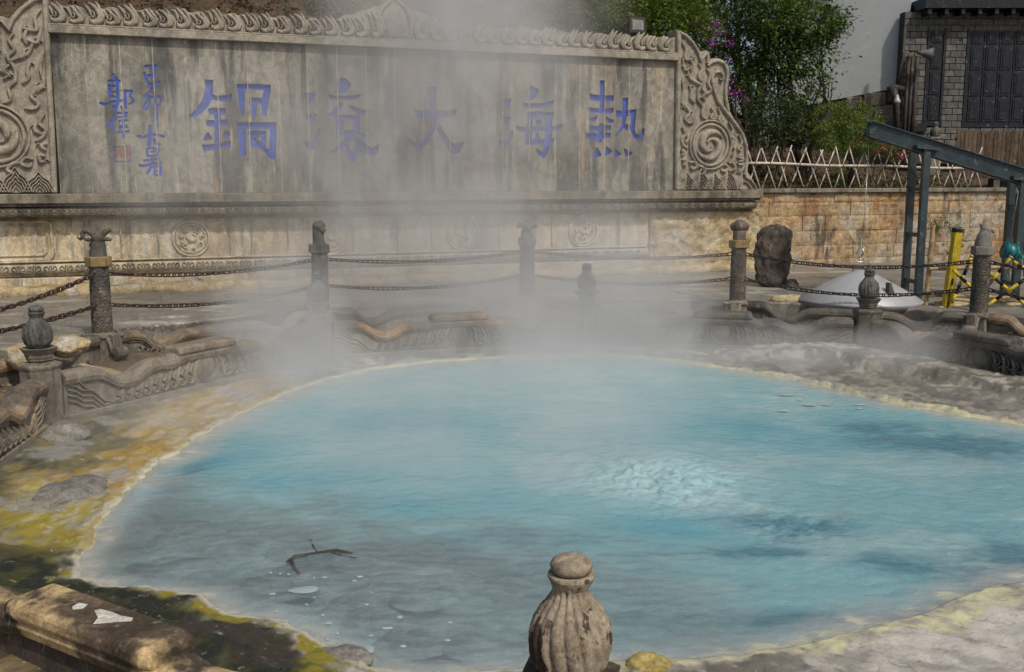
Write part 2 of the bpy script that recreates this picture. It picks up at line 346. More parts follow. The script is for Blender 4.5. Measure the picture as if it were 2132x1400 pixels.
def polyrad(poly, a):
    d = Vector((math.cos(a), math.sin(a))); best = 0
    n = len(poly)
    for i in range(n):
        p = Vector(poly[i]) - CEN; q = Vector(poly[(i + 1) % n]) - CEN; e = q - p
        den = d.x * e.y - d.y * e.x
        if abs(den) < 1e-9: continue
        t = (p.x * e.y - p.y * e.x) / den; u = (p.x * d.y - p.y * d.x) / den
        if t > 0 and -1e-6 <= u <= 1 + 1e-6: best = max(best, t)
    return best
def lerp(a, b, t): return a + (b - a) * t
def sm(a, b, x):
    t = min(1, max(0, (x - a) / (b - a))); return t * t * (3 - 2 * t)
def mixc(a, b, t): return tuple(a[i] + (b[i] - a[i]) * t for i in range(3))
def nz(x, y, s, o=0.0): return noise.fractal(Vector((x * s + o, y * s - o, o)), .8, 2.0, 4)

# ---------------------------------------------------------------- pool bed and mineral apron (one sheet)
NA = 1080
RR = []
for i in range(NA):
    a = 2 * math.pi * i / NA
    r = polyrad(RIM, a)
    x, y = CEN.x + math.cos(a) * r, CEN.y + math.sin(a) * r
    left = sm(-.6, -2.2, x)
    r += .035 * noise.noise(Vector((x * 2.3, y * 2.3, 3))) + left * (.10 * abs(noise.noise(Vector((x * 3.1, y * 3.1, 9)))) - .03 * abs(math.sin(i * .11 + 2 * noise.noise(Vector((x, y, 1)))))) + .016 * noise.noise(Vector((x * 12, y * 12, 5)))
    RR.append((a, r, polyrad(INNER, a), polyrad(OUTER, a)))
def apron_height(x, y, d, f):
    """d: metres outside the rim, f: 0 at the rim .. 1 at the balustrade foot"""
    left = sm(0.2, -1.6, x)
    near = sm(7.4, 5.6, y) * sm(1.2, -.4, x)
    h = .028 + .045 * f ** 1.3 + .02 * f
    h += .035 * nz(x, y, 1.3) * sm(0, .3, d) + .022 * abs(nz(x, y, 5, 2)) * sm(0, .1, d) + .010 * nz(x, y, 14, 4) * sm(0, .05, d)
    h += near * sm(0, .7, d) * (.03 + .10 * max(0, nz(x, y, 1.6, 5)))
    # sinter terraces: small steps running round the rim
    st = (d * 5.5 + .9 * nz(x, y, 1.1, 8)); h += left * (1 - near) * .022 * (math.floor(st) + sm(.75, 1, st - math.floor(st)) - st) * sm(0, .12, d)
    # eroded second step on the right bank
    rt = sm(2.5, 4, x) * sm(8, 10.5, y); h += rt * .09 * sm(.62, .70, f + .12 * nz(x, y, 1.2, 4)) + rt * .03 * sm(.0, .06, d)
    return h
def apron_colour(x, y, d, f):
    n1, n2, n3 = nz(x, y, 1.1, 1), nz(x, y, 2.6, 7), nz(x, y, 6, 3)
    left = sm(.2, -1.2, x + .3 * n1) * sm(12.8, 12.0, y)
    near = sm(6.75, 6.3, y + .25 * n1) * sm(1.0, -.2, x)
    right = sm(1.0, 2.6, x) * sm(9, 7.5, y)
    mud = mixc((.115, .107, .09), (.26, .24, .195), sm(-.1, .35, n2))
    mud = mixc(mud, (.46, .43, .37), sm(.16, .36, n3 + .5 * n1) * .8)
    backw = sm(9, 10.5, y) * sm(1.5, 3.5, x)
    mud = mixc(mud, mixc((.25, .23, .19), (.10, .093, .078), sm(-.2, .2, n2)), backw * sm(.8, .3, f) * .8)
    # left bank: crust in flows that follow the water's edge, mustard near it, olive and grey farther out
    an = math.atan2(y - CEN.y, x - CEN.x) * 4.0
    e1, e2, e3 = nz(an * 1.3, d * 1.1, 1.0, 1), nz(an * 1.6, d * 4.5, 1.3, 7), nz(an * 3, d * 7, 2.2, 3)
    tan = mixc((.42, .32, .17), (.36, .25, .04), sm(-.25, .12, e2 + .2 * e1)); tan = mixc(tan, (.36, .20, .035), sm(.16, .42, e2 + .5 * e1) * .45)
    tan = mixc(tan, (.30, .26, .035), sm(8.4, 7.0, y + e1) * .7); tan = mixc(tan, (.47, .43, .34), sm(.16, .4, e3 - .4 * e2) * .5)
    olive = mixc((.060, .058, .036), (.13, .125, .085), sm(-.1, .35, e2 + .5 * e3)); olive = mixc(olive, (.19, .165, .07), sm(.15, .4, e1 + .3 * e3) * .7)
    lf = mixc(tan, olive, sm(.35, 1.0, d + .7 * e1 + .25 * e3 - .30 * sm(9, 11, y)))
    lf = mixc(lf, (.30, .29, .265), sm(.10, .30, n1 * .8 + n2 * .3 - .02) * .75)
    lf = tuple(q * .88 for q in lf); c = mixc(mud, lf, left)
    # wet moss in the near left corner with white and yellow crust at its lip
    ms = mixc((.016, .018, .010), (.04, .045, .012), sm(0, .35, n3)); ms = mixc(ms, (.04, .03, .02), sm(.1, .3, n1))
    lip = mixc((.24, .20, .02), (.42, .39, .36), sm(-.12, .05, n2 + .5 * n3))
    lip = mixc(lip, (.11, .13, .02), sm(.05, .3, n3) * .6)
    ms = mixc(lip, ms, sm(.02, .16, d + .22 * n2 - .16 * sm(-1.6, -.7, x)))
    c = mixc(c, ms, near)
    # grey cracked crust on the near right bank
    c = mixc(c, mixc((.50, .47, .42), (.34, .32, .28), sm(-.1, .3, n2)), right)
    # pale sulphur line at the water's edge
    w = max(.012, .05 + .07 * n2 + .05 * n3 + .17 * right * (1 + n2) + .012 * left - .03 * near)
    yl = mixc((.52, .50, .31), (.36, .34, .27), sm(-.2, .2, n3)); yl = mixc(yl, mixc((.44, .40, .31), (.34, .26, .10), sm(-.1, .2, n2)), left * .85)
    c = mixc(yl, c, sm(w * .75, w * 1.25, d)) if near < .5 else mixc((.45, .43, .34), c, sm(.015, .05, d))
    return tuple(max(.004, q) for q in c)
verts, faces, cols = [], [], []
def ring(fn):
    for (a, r0, r1, r2) in RR:
        r, z, c = fn(a, r0, r1, r2); verts.append((CEN.x + math.cos(a) * r, CEN.y + math.sin(a) * r, z)); cols.append(c)
def bedfn(t):
    def f(a, r0, r1, r2):
        if t < .75: r = r0 * t / .75 * .82
        else: r = lerp(r0 * .82, r0 - .01, (t - .75) / .25)
        x, y = CEN.x + math.cos(a) * r, CEN.y + math.sin(a) * r; d = r0 - r
        sh = sm(.3, 1.0, 1.3 - d) ; shallow = sm(2.2, .4, x + .3 * (y - 6)) * sm(9.6, 8.2, y)
        z = -.02 - .20 * sm(0, .4, d) - .9 * sm(.5, 2.4, d) * (1 - shallow * .95)
        vd = noise.voronoi(Vector((x * 1.7 + .35 * nz(x, y, 1.5, 3), y * 2.0 + .35 * nz(x, y, 1.5, 8), 0)))[0]; crack = vd[1] - vd[0]
        z += shallow * sm(.12, .5, d) * (.07 * sm(0, .12, crack) + .035 * nz(x, y, 1.3, 6))
        g = .60 + .18 * nz(x, y, 2.2, 4)
        col = mixc((.26, .275, .27), (g * .93, g * 1.0, g * .98), sm(.0, .075, crack))
        col = mixc(col, (.62, .60, .42), sm(.22, .02, d)) if y > 6.4 or x > 1.2 else mixc(col, (.5, .48, .42), sm(.12, 0, d) * .6)
        return r, z + WZ, col
    return f
def apfn(t):
    def f(a, r0, r1, r2):
        d = (r1 - .1 - r0) * t; r = r0 + d; x, y = CEN.x + math.cos(a) * r, CEN.y + math.sin(a) * r
        return r, WZ + apron_height(x, y, d, t), apron_colour(x, y, d, t)
    return f
def outfn(t):
    def f(a, r0, r1, r2):
        ra, rb = r1 - .1, max(r2 + 1.25, r1 + .6); r = lerp(ra, rb, t); x, y = CEN.x + math.cos(a) * r, CEN.y + math.sin(a) * r
        n_ = nz(x, y, 2.5, 2)
        z = lerp(.29, .56, sm(.05, .6, t)) + .05 * n_
        c = mixc((.10, .072, .05), (.30, .22, .12), sm(.1, .45, n_)); c = mixc(c, (.55, .47, .34), sm(.25, .5, nz(x, y, 1.2, 9)) * .8)
        return r, z, c
    return f
rings = [bedfn(t / 46) for t in range(1, 47)] + [apfn((t / 44) ** 1.35) for t in range(0, 45)] + [outfn(t / 10) for t in range(1, 11)]
for fn in rings: ring(fn)
for k in range(len(rings) - 1):
    for i in range(NA):
        j = (i + 1) % NA; faces.append((k * NA + i, k * NA + j, (k + 1) * NA + j, (k + 1) * NA + i))
faces.append(tuple(range(NA))[::-1])
me = bpy.data.meshes.new('pool_basin_ground'); me.from_pydata(verts, [], faces)
for p in me.polygons: p.use_smooth = True
ca = me.color_attributes.new('Col', 'FLOAT_COLOR', 'POINT'); ca.data.foreach_set('color', [q for c in cols for q in (*c, 1)])
N = NT('sinter_ground'); at = N.n('Attribute', attribute_name='Col'); c0 = at.outputs['Color']
c1 = N.mix(c0, (.05, .045, .04), N.rng(N.noise((1, 1, 1), 9, 6, .65, .4), .52, .72, 0, .55))
c1 = N.mix(c1, (.62, .58, .5), N.rng(N.noise((1, 1, 1), 15, 5, .6, .2, (4, 4, 4)), .60, .74, 0, .4))
cr = N.rng(N.voro((1, 1, 1), 5.5, 'DISTANCE_TO_EDGE'), 0, .035, 1, 0)
crm = N.rng(N.noise((1, 1, 1), 1.1, 3), .52, .62, 0, .4)
c1 = N.mix(c1, (.09, .08, .075), N.math('MULTIPLY', cr, crm))
N.l(c1, N.b.inputs['Base Color']); N.b.inputs['Roughness'].default_value = .6; N.b.inputs['Specular IOR Level'].default_value = .4
nb = N.bump(N.noise((1, 1, 1), 24, 6, .65), .7, .018); nb = N.bump(N.noise((1, 1, 1), 90, 4, .6), .5, .006, nb); N.l(nb, N.b.inputs['Normal'])
me.materials.append(N.mat)
GROUND = tag(link('ground', me), kind='structure')
# flat pale stones lying under the shallow water at the near left
rnd = random.Random(21)
M['sunk'] = layered('submerged_stone', (.60, .62, .60), [((.40, .42, .41), (1, 1, 1), 2.5, .42, .62, .8), ((.22, .23, .22), (1, 1, 1), 6, .56, .7, .7)], bump=(20, .6, .02), objrand=.10, mottle=.6)
sy = 4.9; rw_ = 0
while sy < 8.4:
    sx = -3.0 + (.2 if rw_ % 2 else 0)
    while sx < 1.5:
        x_, y_ = sx + rnd.uniform(-.07, .07), sy + rnd.uniform(-.05, .05); a_ = math.atan2(y_ - CEN.y, x_ - CEN.x); dd = polyrad(RIM, a_) - math.hypot(x_ - CEN.x, y_ - CEN.y)
        if dd > .20:
            b = MB(); nn = 11; rr_ = rnd.uniform(.20, .27); ph = rnd.uniform(0, 9); zt_ = WZ - .085 - rnd.uniform(0, .05) - .05 * max(0, y_ - 6)
            o_ = [(x_ + rr_ * (1 + .22 * noise.noise(Vector((math.cos(k * 2 * math.pi / nn) * 1.3, math.sin(k * 2 * math.pi / nn) * 1.3, ph)))) * math.cos(k * 2 * math.pi / nn) * 1.1, y_ + rr_ * .82 * (1 + .22 * noise.noise(Vector((math.cos(k * 2 * math.pi / nn), math.sin(k * 2 * math.pi / nn), ph + 4)))) * math.sin(k * 2 * math.pi / nn)) for k in range(nn)]
            vs_ = [(x_, y_, zt_ + .02)] + [(lerp(x_, p[0], .8), lerp(y_, p[1], .8), zt_ + .008) for p in o_] + [(p[0], p[1], zt_ - .03) for p in o_]
            b.add(vs_, [(0, 1 + k, 1 + (k + 1) % nn) for k in range(nn)] + [(1 + k, 1 + nn + k, 1 + nn + (k + 1) % nn, 1 + (k + 1) % nn) for k in range(nn)], 0, True); b.build('stone', M['sunk'], GROUND)
        sx += .40
    sy += .31; rw_ += 1

# ---------------------------------------------------------------- water
wc = {}
def blob(px, py, rx, ry):
    p = atZ(px, py, WZ); return p.x, p.y, rx, ry
TEAL = [blob(430, 970, .55, 1.1), blob(800, 880, .9, .7), blob(860, 1050, 1.1, .5), blob(1060, 1120, 1.0, .25), blob(1350, 1095, .75, .28), blob(620, 1000, .8, .5), blob(1600, 900, 1.5, .7)]
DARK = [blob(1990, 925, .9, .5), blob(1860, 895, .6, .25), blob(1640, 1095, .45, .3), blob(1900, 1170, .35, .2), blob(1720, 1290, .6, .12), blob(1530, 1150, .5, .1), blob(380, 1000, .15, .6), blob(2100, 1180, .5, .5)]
BUBC = atZ(1385, 1000, WZ)
def water_col(x, y, d):
    n1, n2, n3 = nz(x, y * 1.2, .8, 11), nz(x, y * 1.3, 1.8, 5), nz(x, y * 1.6, 5.5, 2)
    c = (.185, .365, .40)
    c = mixc(c, (.265, .41, .43), sm(-.1, .35, n1))
    t = 0
    for bx, by, rx, ry in TEAL: t = max(t, math.exp(-(((x - bx) / rx) ** 2 + ((y - by) / ry) ** 2) * .8))
    c = mixc(c, (.06, .28, .35), t * (.78 + .5 * n2))
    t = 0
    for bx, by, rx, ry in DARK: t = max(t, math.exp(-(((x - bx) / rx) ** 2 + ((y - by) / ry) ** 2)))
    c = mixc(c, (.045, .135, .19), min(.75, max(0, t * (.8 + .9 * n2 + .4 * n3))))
    c = mixc(c, (.13, .25, .30), sm(.15, .6, n3 + .6 * n2) * .18)
    c = mixc(c, (.30, .42, .44), sm(.2, .6, -n3 + .5 * n2) * .12)
    bx, by = BUBC.x, BUBC.y
    t = math.exp(-(((x - bx) / .62) ** 2 + ((y - by) / .72) ** 2)) * sm(-.6, .35, n3 + n2 * .5 + .2)
    c = mixc(c, (.42, .57, .60), min(.5, t))
    fl = sm(2.0, -.4, x + .35 * (y - 6)) * sm(8.9, 6.0, y + .9 * n1 + .2 * x)      # shallow near left: greyer
    c = mixc(c, (.31, .455, .465), fl * .85)
    c = mixc(c, (.33, .34, .335), sm(.55, .08, d + .18 * n2) * .9)
    c = mixc(c, mixc((.50, .50, .46), (.56, .56, .36), sm(3.0, 1.0, abs(x - 1.0) * .5 + 1) * .5 + .4), sm(.20, .02, d + .16 * n3 + .12 * n2) * .75)
    cl = fl * (.74 + .25 * n1) * sm(.1, .4, d) * sm(8.2, 6.0, y + .3 * x + .8 * n2) + .25 * sm(.22, 0, d)
    return tuple(max(.01, q) for q in c), min(.9, max(0, cl))
wv, wf, wcol, wcl = [], [], [], []
NR_ = 300
NB = NA
for k in range(NR_):
    t = (k + 1) / NR_; t = 1 - (1 - t) ** 1.15 if t < 1 else 1.0
    for (a, r0, r1, r2) in RR:
        rm = r0 + .06; r = rm * t; x, y = CEN.x + math.cos(a) * r, CEN.y + math.sin(a) * r; d = rm - r
        z = .010 * noise.noise(Vector((x * 2.4 + 1.5 * noise.noise(Vector((x, y, 3))), y * 3.8, .3))) + .006 * noise.noise(Vector((x * 8, y * 11, 4)))
        bb = math.exp(-(((x - BUBC.x) / .6) ** 2 + ((y - BUBC.y) / .7) ** 2))
        z += bb * (.05 + .06 * abs(noise.fractal(Vector((x * 4.5, y * 4.5, 2)), .7, 2, 3))); rr_ = math.hypot(x - BUBC.x, (y - BUBC.y) * .9); z += .007 * math.sin(rr_ * 26) * math.exp(-rr_ * 1.3)
        b2 = math.exp(-(((x - DARK[2][0]) / .4) ** 2 + ((y - DARK[2][1]) / .35) ** 2)); z += b2 * .022 * noise.fractal(Vector((x * 11, y * 11, 6)), .8, 2, 3)
        z *= sm(0, .3, d) * .85 + .15
        wv.append((x, y, z + WZ))
        c, cl = water_col(x, y, d); wcol += [*c, 1]; wcl.append(cl)
for k in range(NR_ - 1):
    for i in range(NA):
        j = (i + 1) % NA; wf.append((k * NA + i, k * NA + j, (k + 1) * NA + j, (k + 1) * NA + i))
wf.append(tuple(range(NA))[::-1])
me = bpy.data.meshes.new('pool_water'); me.from_pydata(wv, [], wf); me.polygons.foreach_set('use_smooth', [True] * len(wf))
me.color_attributes.new('Col', 'FLOAT_COLOR', 'POINT').data.foreach_set('color', wcol)
me.attributes.new('clear', 'FLOAT', 'POINT').data.foreach_set('value', wcl)
N = NT('milky_mineral_water'); at = N.n('Attribute', attribute_name='Col'); ac = N.n('Attribute', attribute_name='clear')
wcolr = N.mix(at.outputs['Color'], (.40, .50, .52), N.rng(N.noise((1, 1.3, 1), 4, 6, .65, 2.2), .56, .78, 0, .13))
wcolr = N.mix(wcolr, (.035, .13, .18), N.rng(N.noise((1, 1.5, 1), 7, 6, .7, 2.4, (5, 5, 5)), .60, .80, 0, .13))
N.l(wcolr, N.b.inputs['Base Color'])
N.b.inputs['Roughness'].default_value = .09; N.b.inputs['IOR'].default_value = 1.33; N.b.inputs['Specular IOR Level'].default_value = .5
nb = N.bump(N.noise((1, 1.3, 1), 6, 4, .6, 2.0), .40, .03); nb = N.bump(N.noise((1, 1.1, 1), 22, 6, .7, 1.8), .75, .013, nb); N.l(nb, N.b.inputs['Normal'])
tr = N.n('BsdfTransparent'); tr.inputs[0].default_value = (.78, .95, .96, 1)
mx = N.n('MixShader'); N.l(ac.outputs['Fac'], mx.inputs[0]); N.l(N.b.outputs[0], mx.inputs[1]); N.l(tr.outputs[0], mx.inputs[2])
gl = N.n('BsdfGlossy'); gl.inputs['Roughness'].default_value = .1; N.l(nb, gl.inputs['Normal'])
fr = N.n('Fresnel'); fr.inputs[0].default_value = 1.33; N.l(nb, fr.inputs['Normal'])
mx2 = N.n('MixShader'); N.l(N.math('MULTIPLY', fr.outputs[0], ac.outputs['Fac']), mx2.inputs[0]); N.l(mx.outputs[0], mx2.inputs[1]); N.l(gl.outputs[0], mx2.inputs[2])
N.l(mx2.outputs[0], N.out.inputs[0]); me.materials.append(N.mat)
tag(link('water', me), kind='structure')

# ---------------------------------------------------------------- terrace and far ground
MBt = MB()
tp = [(max(r2 + .62, r1 + .75)) for (a, r0, r1, r2) in RR][::6]; aa = [q[0] for q in RR][::6]; n = len(aa)
pts = []
for rr_, z in ((0, .50), (0, .74), (.02, .765), (.5, .77), (3, .77), (9, .765), (30, .76), (120, .74), (400, .7)):
    for a, r in zip(aa, tp):
        jag = .05 * noise.noise(Vector((math.cos(a) * 9, math.sin(a) * 9, 1))) if rr_ < .3 else 0
        q = r + rr_ + jag; pts.append((CEN.x + math.cos(a) * q, CEN.y + math.sin(a) * q, z))
fs = [(k * n + i, k * n + (i + 1) % n, (k + 1) * n + (i + 1) % n, (k + 1) * n + i) for k in range(8) for i in range(n)]
MBt.add(pts, fs); TERR = tag(MBt.build('terrace', M['flagstone']), kind='structure')
def terr_r(x, y):
    i = int((math.atan2(y - CEN.y, x - CEN.x) % (2 * math.pi)) / (2 * math.pi) * n) % n; return tp[i]
rnd = random.Random(33); ca_, sa_ = math.cos(math.atan2(4.0, 10.7)), math.sin(math.atan2(4.0, 10.7)); row_ = 0; oy = -.95
while oy > -9:
    dy = rnd.uniform(.55, .75); ox = -6 + rnd.uniform(0, 1)
    while ox < 22:
        w_ = rnd.uniform(.9, 1.5); cs_ = [(ox + .005, oy), (ox + w_ - .005, oy), (ox + w_ - .005, oy - dy + .01), (ox + .005, oy - dy + .01)]
        ws = [(-7.2 + ca_ * a - sa_ * b_, 18.0 + sa_ * a + ca_ * b_) for a, b_ in cs_]
        if all(math.hypot(x - CEN.x, y - CEN.y) > terr_r(x, y) + .04 for x, y in ws) and all(y > 9 and abs(x) < .52 * y + 1.2 for x, y in ws):
            b = MB(); zt_ = .783 + rnd.uniform(-.004, .004); tl = rnd.uniform(-.004, .004)
            b.add([(x, y, zt_ + tl * (k_ % 2)) for k_, (x, y) in enumerate(ws)] + [(x, y, .70) for x, y in ws], [(0, 1, 2, 3), (7, 6, 5, 4), (0, 4, 5, 1), (1, 5, 6, 2), (2, 6, 7, 3), (3, 7, 4, 0)])
            b.build('paving_slab', M['flagstone'], TERR, bevel=.006)
        ox += w_
    oy -= dy

# ---------------------------------------------------------------- steam: one uneven body of vapour over the pool
def steam():
    N = NT('steam_vapour'); N.t.nodes.remove(N.b)
    def ell(c, r, k=1.0):
        v = N.n('VectorMath', operation='SUBTRACT'); N.l(N.pos, v.inputs[0]); v.inputs[1].default_value = c
        w = N.n('VectorMath', operation='DIVIDE'); N.l(v.outputs[0], w.inputs[0]); w.inputs[1].default_value = r
        L = N.n('VectorMath', operation='LENGTH'); N.l(w.outputs[0], L.inputs[0])
        return N.rng(L.outputs['Value'], 0, 1, k, 0)
    tot = None
    for c, r, k in STEAM:
        e = ell(c, r, k); tot = e if tot is None else N.math('ADD', tot, e)
    nn = N.noise((1, 1, .75), .6, 5, .6, .9)
    f = N.rng(nn, .34, .70, .28, 1.7)
    d = N.math('MULTIPLY', tot, f)
    sc = N.n('VolumeScatter'); sc.inputs['Color'].default_value = (1, .985, .955, 1); sc.inputs['Anisotropy'].default_value = .15
    N.l(d, sc.inputs['Density']); N.l(sc.outputs[0], N.out.inputs['Volume'])
    b = MB(); b.box(-9, 9, 6.2, 23.5, WZ + .03, 7.6); o = b.build('steam', N.mat); tag(o, kind='stuff')
    return o
def sp(px, py, D): return tuple(atY(px, py, D))
STEAM = [
    (sp(590, 720, 12.9), (1.15, 1.2, 1.45), 4.8),        # plume at the left of the basin
    (sp(640, 790, 12.0), (2.0, 1.4, .7), 1.7),
    (sp(1150, 700, 14.3), (3.2, 1.6, 1.15), 3.0),        # over the far rim
    (sp(1270, 620, 14.6), (1.7, 1.0, 1.5), 1.8),
    (sp(1560, 735, 13.6), (2.0, 1.2, .6), 1.3),
    (sp(1900, 730, 13.0), (1.3, 1.0, .42), 1.3),
    (sp(950, 560, 15.5), (4.8, 1.7, 1.9), 1.25),
    (sp(900, 300, 16.8), (4.8, 1.9, 2.4), .52),        # drifting up the inscribed wall
    (sp(960, 30, 18.5), (3.4, 3.0, 2.0), .6),
    (sp(450, 330, 16.0), (3.0, 1.4, 2.2), .36),
    (sp(1050, 930, 9.8), (4.0, 2.8, .85), .62),
    (sp(900, 1050, 8.6), (2.1, 1.6, .75), .9),
    (sp(1200, 790, 12.8), (4.4, 1.9, .7), 1.2),
    (sp(330, 900, 10.2), (2.2, 2.2, .9), .45),
]
steam()
# ---------------------------------------------------------------- inscribed screen wall
WO = Vector((-7.2, 18.0, 0)); WA = math.atan2(4.0, 10.7); WE = Vector((math.cos(WA), math.sin(WA), 0)); WN = Vector((math.sin(WA), -math.cos(WA), 0))
def W(px, py, off=0.0):
    r = ray(px, py); c = Vector((0, 0, CAMH)); t = (off - (c - WO).dot(WN)) / r.dot(WN); p = c + r * t
    return ((p - WO).dot(WE), p.z)
def Wp(s, off, z): return WO + WE * s + WN * off + Vector((0, 0, z))
wall = thing('inscribed_wall', 'long grey stone screen wall with five big blue carved characters and a flame carved crest', 'wall', WO, WA)
ZB, ZT, ZL = .74, 5.08, 2.44
SL, SR = W(125, 400)[0], W(1401, 400)[0]
# glyph outlines: (crop origin x, y, scale), shapes = [outer, *holes]
G = []
G.append(('character', 'blue', .055, (150, 100, 3.876), [
 [[(1070,255),(1140,258),(1135,370),(1160,385),(1245,382),(1290,370),(1282,425),(1215,435),(1130,415),(1105,465),(1050,525),(985,560),(950,562),(945,545),(1000,495),(1050,420),(1078,330)]],
 [[(1093,492),(1135,480),(1240,487),(1236,537),(1197,540),(1197,580),(1262,576),(1255,630),(1197,633),(1200,765),(1285,750),(1280,805),(1190,812),(1060,838),(1047,780),(1155,775),(1150,638),(1085,630),(1078,578),(1150,585),(1145,540),(1108,535)]],
 [[(1098,675),(1132,730),(1120,742),(1057,745),(1075,700)]], [[(1238,662),(1283,700),(1250,725),(1220,730),(1222,690)]],
 [[(1327,290),(1475,293),(1500,290),(1605,298),(1600,360),(1568,550),(1535,548),(1530,455),(1490,455),(1485,555),(1450,562),(1447,400),(1500,402),(1530,405),(1548,340),(1392,335),(1392,540),(1375,550),(1350,480)]],
 [[(1328,600),(1650,598),(1650,700),(1640,900),(1605,898),(1512,806),(1565,808),(1592,820),(1595,655),(1397,652),(1405,865),(1360,878),(1345,720)]],
 [[(1420,668),(1568,672),(1562,812),(1515,808),(1440,798)], [(1480,718),(1528,718),(1525,752),(1485,750)]]]))
G.append(('character', 'bluepale', .055, (620, 150, 7), [
 [[(72,300),(255,305),(245,390),(215,445),(165,450),(110,380)]], [[(110,625),(130,610),(275,605),(265,690),(240,738),(190,735),(115,665)]],
 [[(310,815),(330,820),(325,920),(290,1030),(250,1110),(195,1145),(120,1085),(95,1040),(105,1000),(125,998),(165,1030),(205,1020),(255,940)]],
 [[(615,80),(690,90),(740,130),(780,185),(770,215),(700,290),(630,320),(598,305)]], [[(435,315),(530,345),(700,348),(830,340),(930,318),(900,370),(800,410),(600,402),(470,405)]],
 [[(610,435),(670,460),(620,570),(560,620),(530,650),(415,645),(430,620),(520,560),(570,490)]], [[(740,475),(790,485),(900,545),(960,560),(1030,552),(1015,600),(960,640),(900,640),(820,580),(750,510)]],
 [[(530,625),(900,625),(885,905),(820,925),(590,925),(560,870)], [(665,705),(810,705),(810,840),(670,850)]],
 [[(700,910),(820,910),(830,960),(740,1020),(660,1110),(560,1165),(445,1185),(500,1140),(600,1070),(670,980)]],
 [[(690,1010),(735,1020),(760,1120),(790,1170),(830,1140),(850,1040),(815,960),(880,985),(940,1000),(1000,1060),(1080,1105),(1190,1055),(1175,1160),(1110,1230),(1060,1222),(990,1190),(900,1130),(880,1200),(830,1320),(780,1340),(740,1290),(700,1220)]],
 [[(890,880),(940,875),(1000,935),(940,980),(860,990),(820,965),(870,950),(905,920)]]]))
G.append(('character', 'bluepale', .055, (700, 0, 3.043), [
 [[(575,555),(605,548),(635,550),(632,700),(690,703),(765,692),(755,735),(700,742),(635,750),(632,800),(600,880),(560,930),(520,945),(480,925),(445,890),(450,878),(470,880),(500,905),(530,910),(570,870),(595,800),(598,745),(510,748),(485,690),(540,702),(590,698),(592,640)]],
 [[(645,785),(665,800),(690,850),(720,890),(745,912),(808,897),(800,930),(780,970),(750,980),(720,970),(700,930),(670,880),(640,830)]]]))
G.append(('character', 'bluepale', .055, (1030, 160, 7.775), [
 [[(90,365),(150,370),(272,350),(262,405),(215,488),(180,492),(125,440)]], [[(95,620),(180,650),(262,662),(240,720),(175,790),(120,735)]],
 [[(265,860),(295,880),(290,980),(230,1090),(150,1160),(90,1120),(55,1050),(90,1020),(160,1040),(215,1000)]], [[(570,145),(640,165),(720,215),(700,275),(630,360),(560,400),(545,385),(560,200)]],
 [[(450,420),(560,430),(750,425),(870,405),(945,375),(962,385),(935,450),(880,490),(700,505),(480,515)]],
 [[(530,570),(720,560),(850,580),(955,565),(960,610),(930,700),(930,800),(1000,800),(1090,755),(1105,770),(1080,850),(1030,885),(925,885),(915,1005),(960,990),(955,1060),(915,1105),(890,1110),(855,1250),(800,1320),(770,1315),(700,1250),(655,1180),(690,1165),(755,1215),(790,1190),(800,1108),(700,1095),(500,1105),(495,890),(400,890),(350,860),(330,785),(400,805),(495,810),(525,750)],
  [(615,680),(835,675),(820,808),(610,808)], [(600,890),(830,885),(815,1010),(590,1015)]],
 [[(650,690),(760,690),(740,815),(690,815)]], [[(655,910),(715,900),(720,1030),(620,1030),(665,960)]]]))
G.append(('character', 'blue', .055, (1200, 160, 7.775), [
 [[(380,60),(475,58),(470,305),(610,300),(600,390),(470,400),(465,515),(605,505),(600,575),(570,598),(250,582),(212,570),(200,490),(290,510),(375,515),(385,400),(220,385),(208,265),(300,290),(380,300)]],
 [[(188,685),(265,660),(340,620),(345,650),(320,705),(275,740)]], [[(475,640),(540,680),(615,700),(595,745),(560,755),(500,720)]],
 [[(365,765),(400,752),(435,770),(435,790),(570,790),(555,865),(430,870),(425,905),(552,905),(550,980),(415,1015),(400,1065),(345,1070),(330,1015),(160,1010),(140,910),(345,915),(345,875),(215,870),(195,790),(355,800)]],
 [[(752,345),(845,335),(825,545),(970,525),(965,640),(940,850),(960,920),(1010,945),(1045,920),(1070,830),(1105,850),(1100,930),(1060,1000),(990,1020),(930,985),(885,900),(870,840),(815,872),(760,825),(690,930),(620,975),(700,850),(740,730),(745,650),(645,650),(640,545),(745,550)], [(820,645),(890,620),(880,765),(785,775)]],
 [[(325,1150),(350,1155),(405,1250),(395,1285),(265,1318),(300,1230)]], [[(490,1120),(580,1205),(540,1250),(465,1288),(462,1220)]], [[(625,1170),(735,1245),(700,1285),(622,1305)]], [[(765,1155),(830,1190),(910,1225),(880,1275),(805,1302),(780,1260)]]]))
def stroke(pts, w):
    """a brush line as overlapping polygons"""
    out = []; ws = [q * (1.15 if q > 12 else 1.0) for q in w] if hasattr(w, '__len__') else [w * (1.15 if w > 12 else 1.3)] * len(pts)
    for i, p in enumerate(pts):
        out.append([[(p[0] + ws[i] / 2 * math.cos(k * math.pi / 4 + .3), p[1] + ws[i] / 2 * math.sin(k * math.pi / 4 + .3)) for k in range(8)]])
        if i + 1 < len(pts):
            q = pts[i + 1]; d = Vector((q[0] - p[0], q[1] - p[1])).normalized(); nn = Vector((-d.y, d.x))
            a, b = nn * ws[i] / 2, nn * ws[i + 1] / 2
            out.append([[(p[0] + a.x, p[1] + a.y), (q[0] + b.x, q[1] + b.y), (q[0] - b.x, q[1] - b.y), (p[0] - a.x, p[1] - a.y)]])
    return out
T4 = (200, 120, 5.3875)
def glyph(mat, depth, strokes):
    sh = []
    for pts, w in strokes: sh += stroke(pts, w)
    G.append(('character', mat, depth, T4, sh))
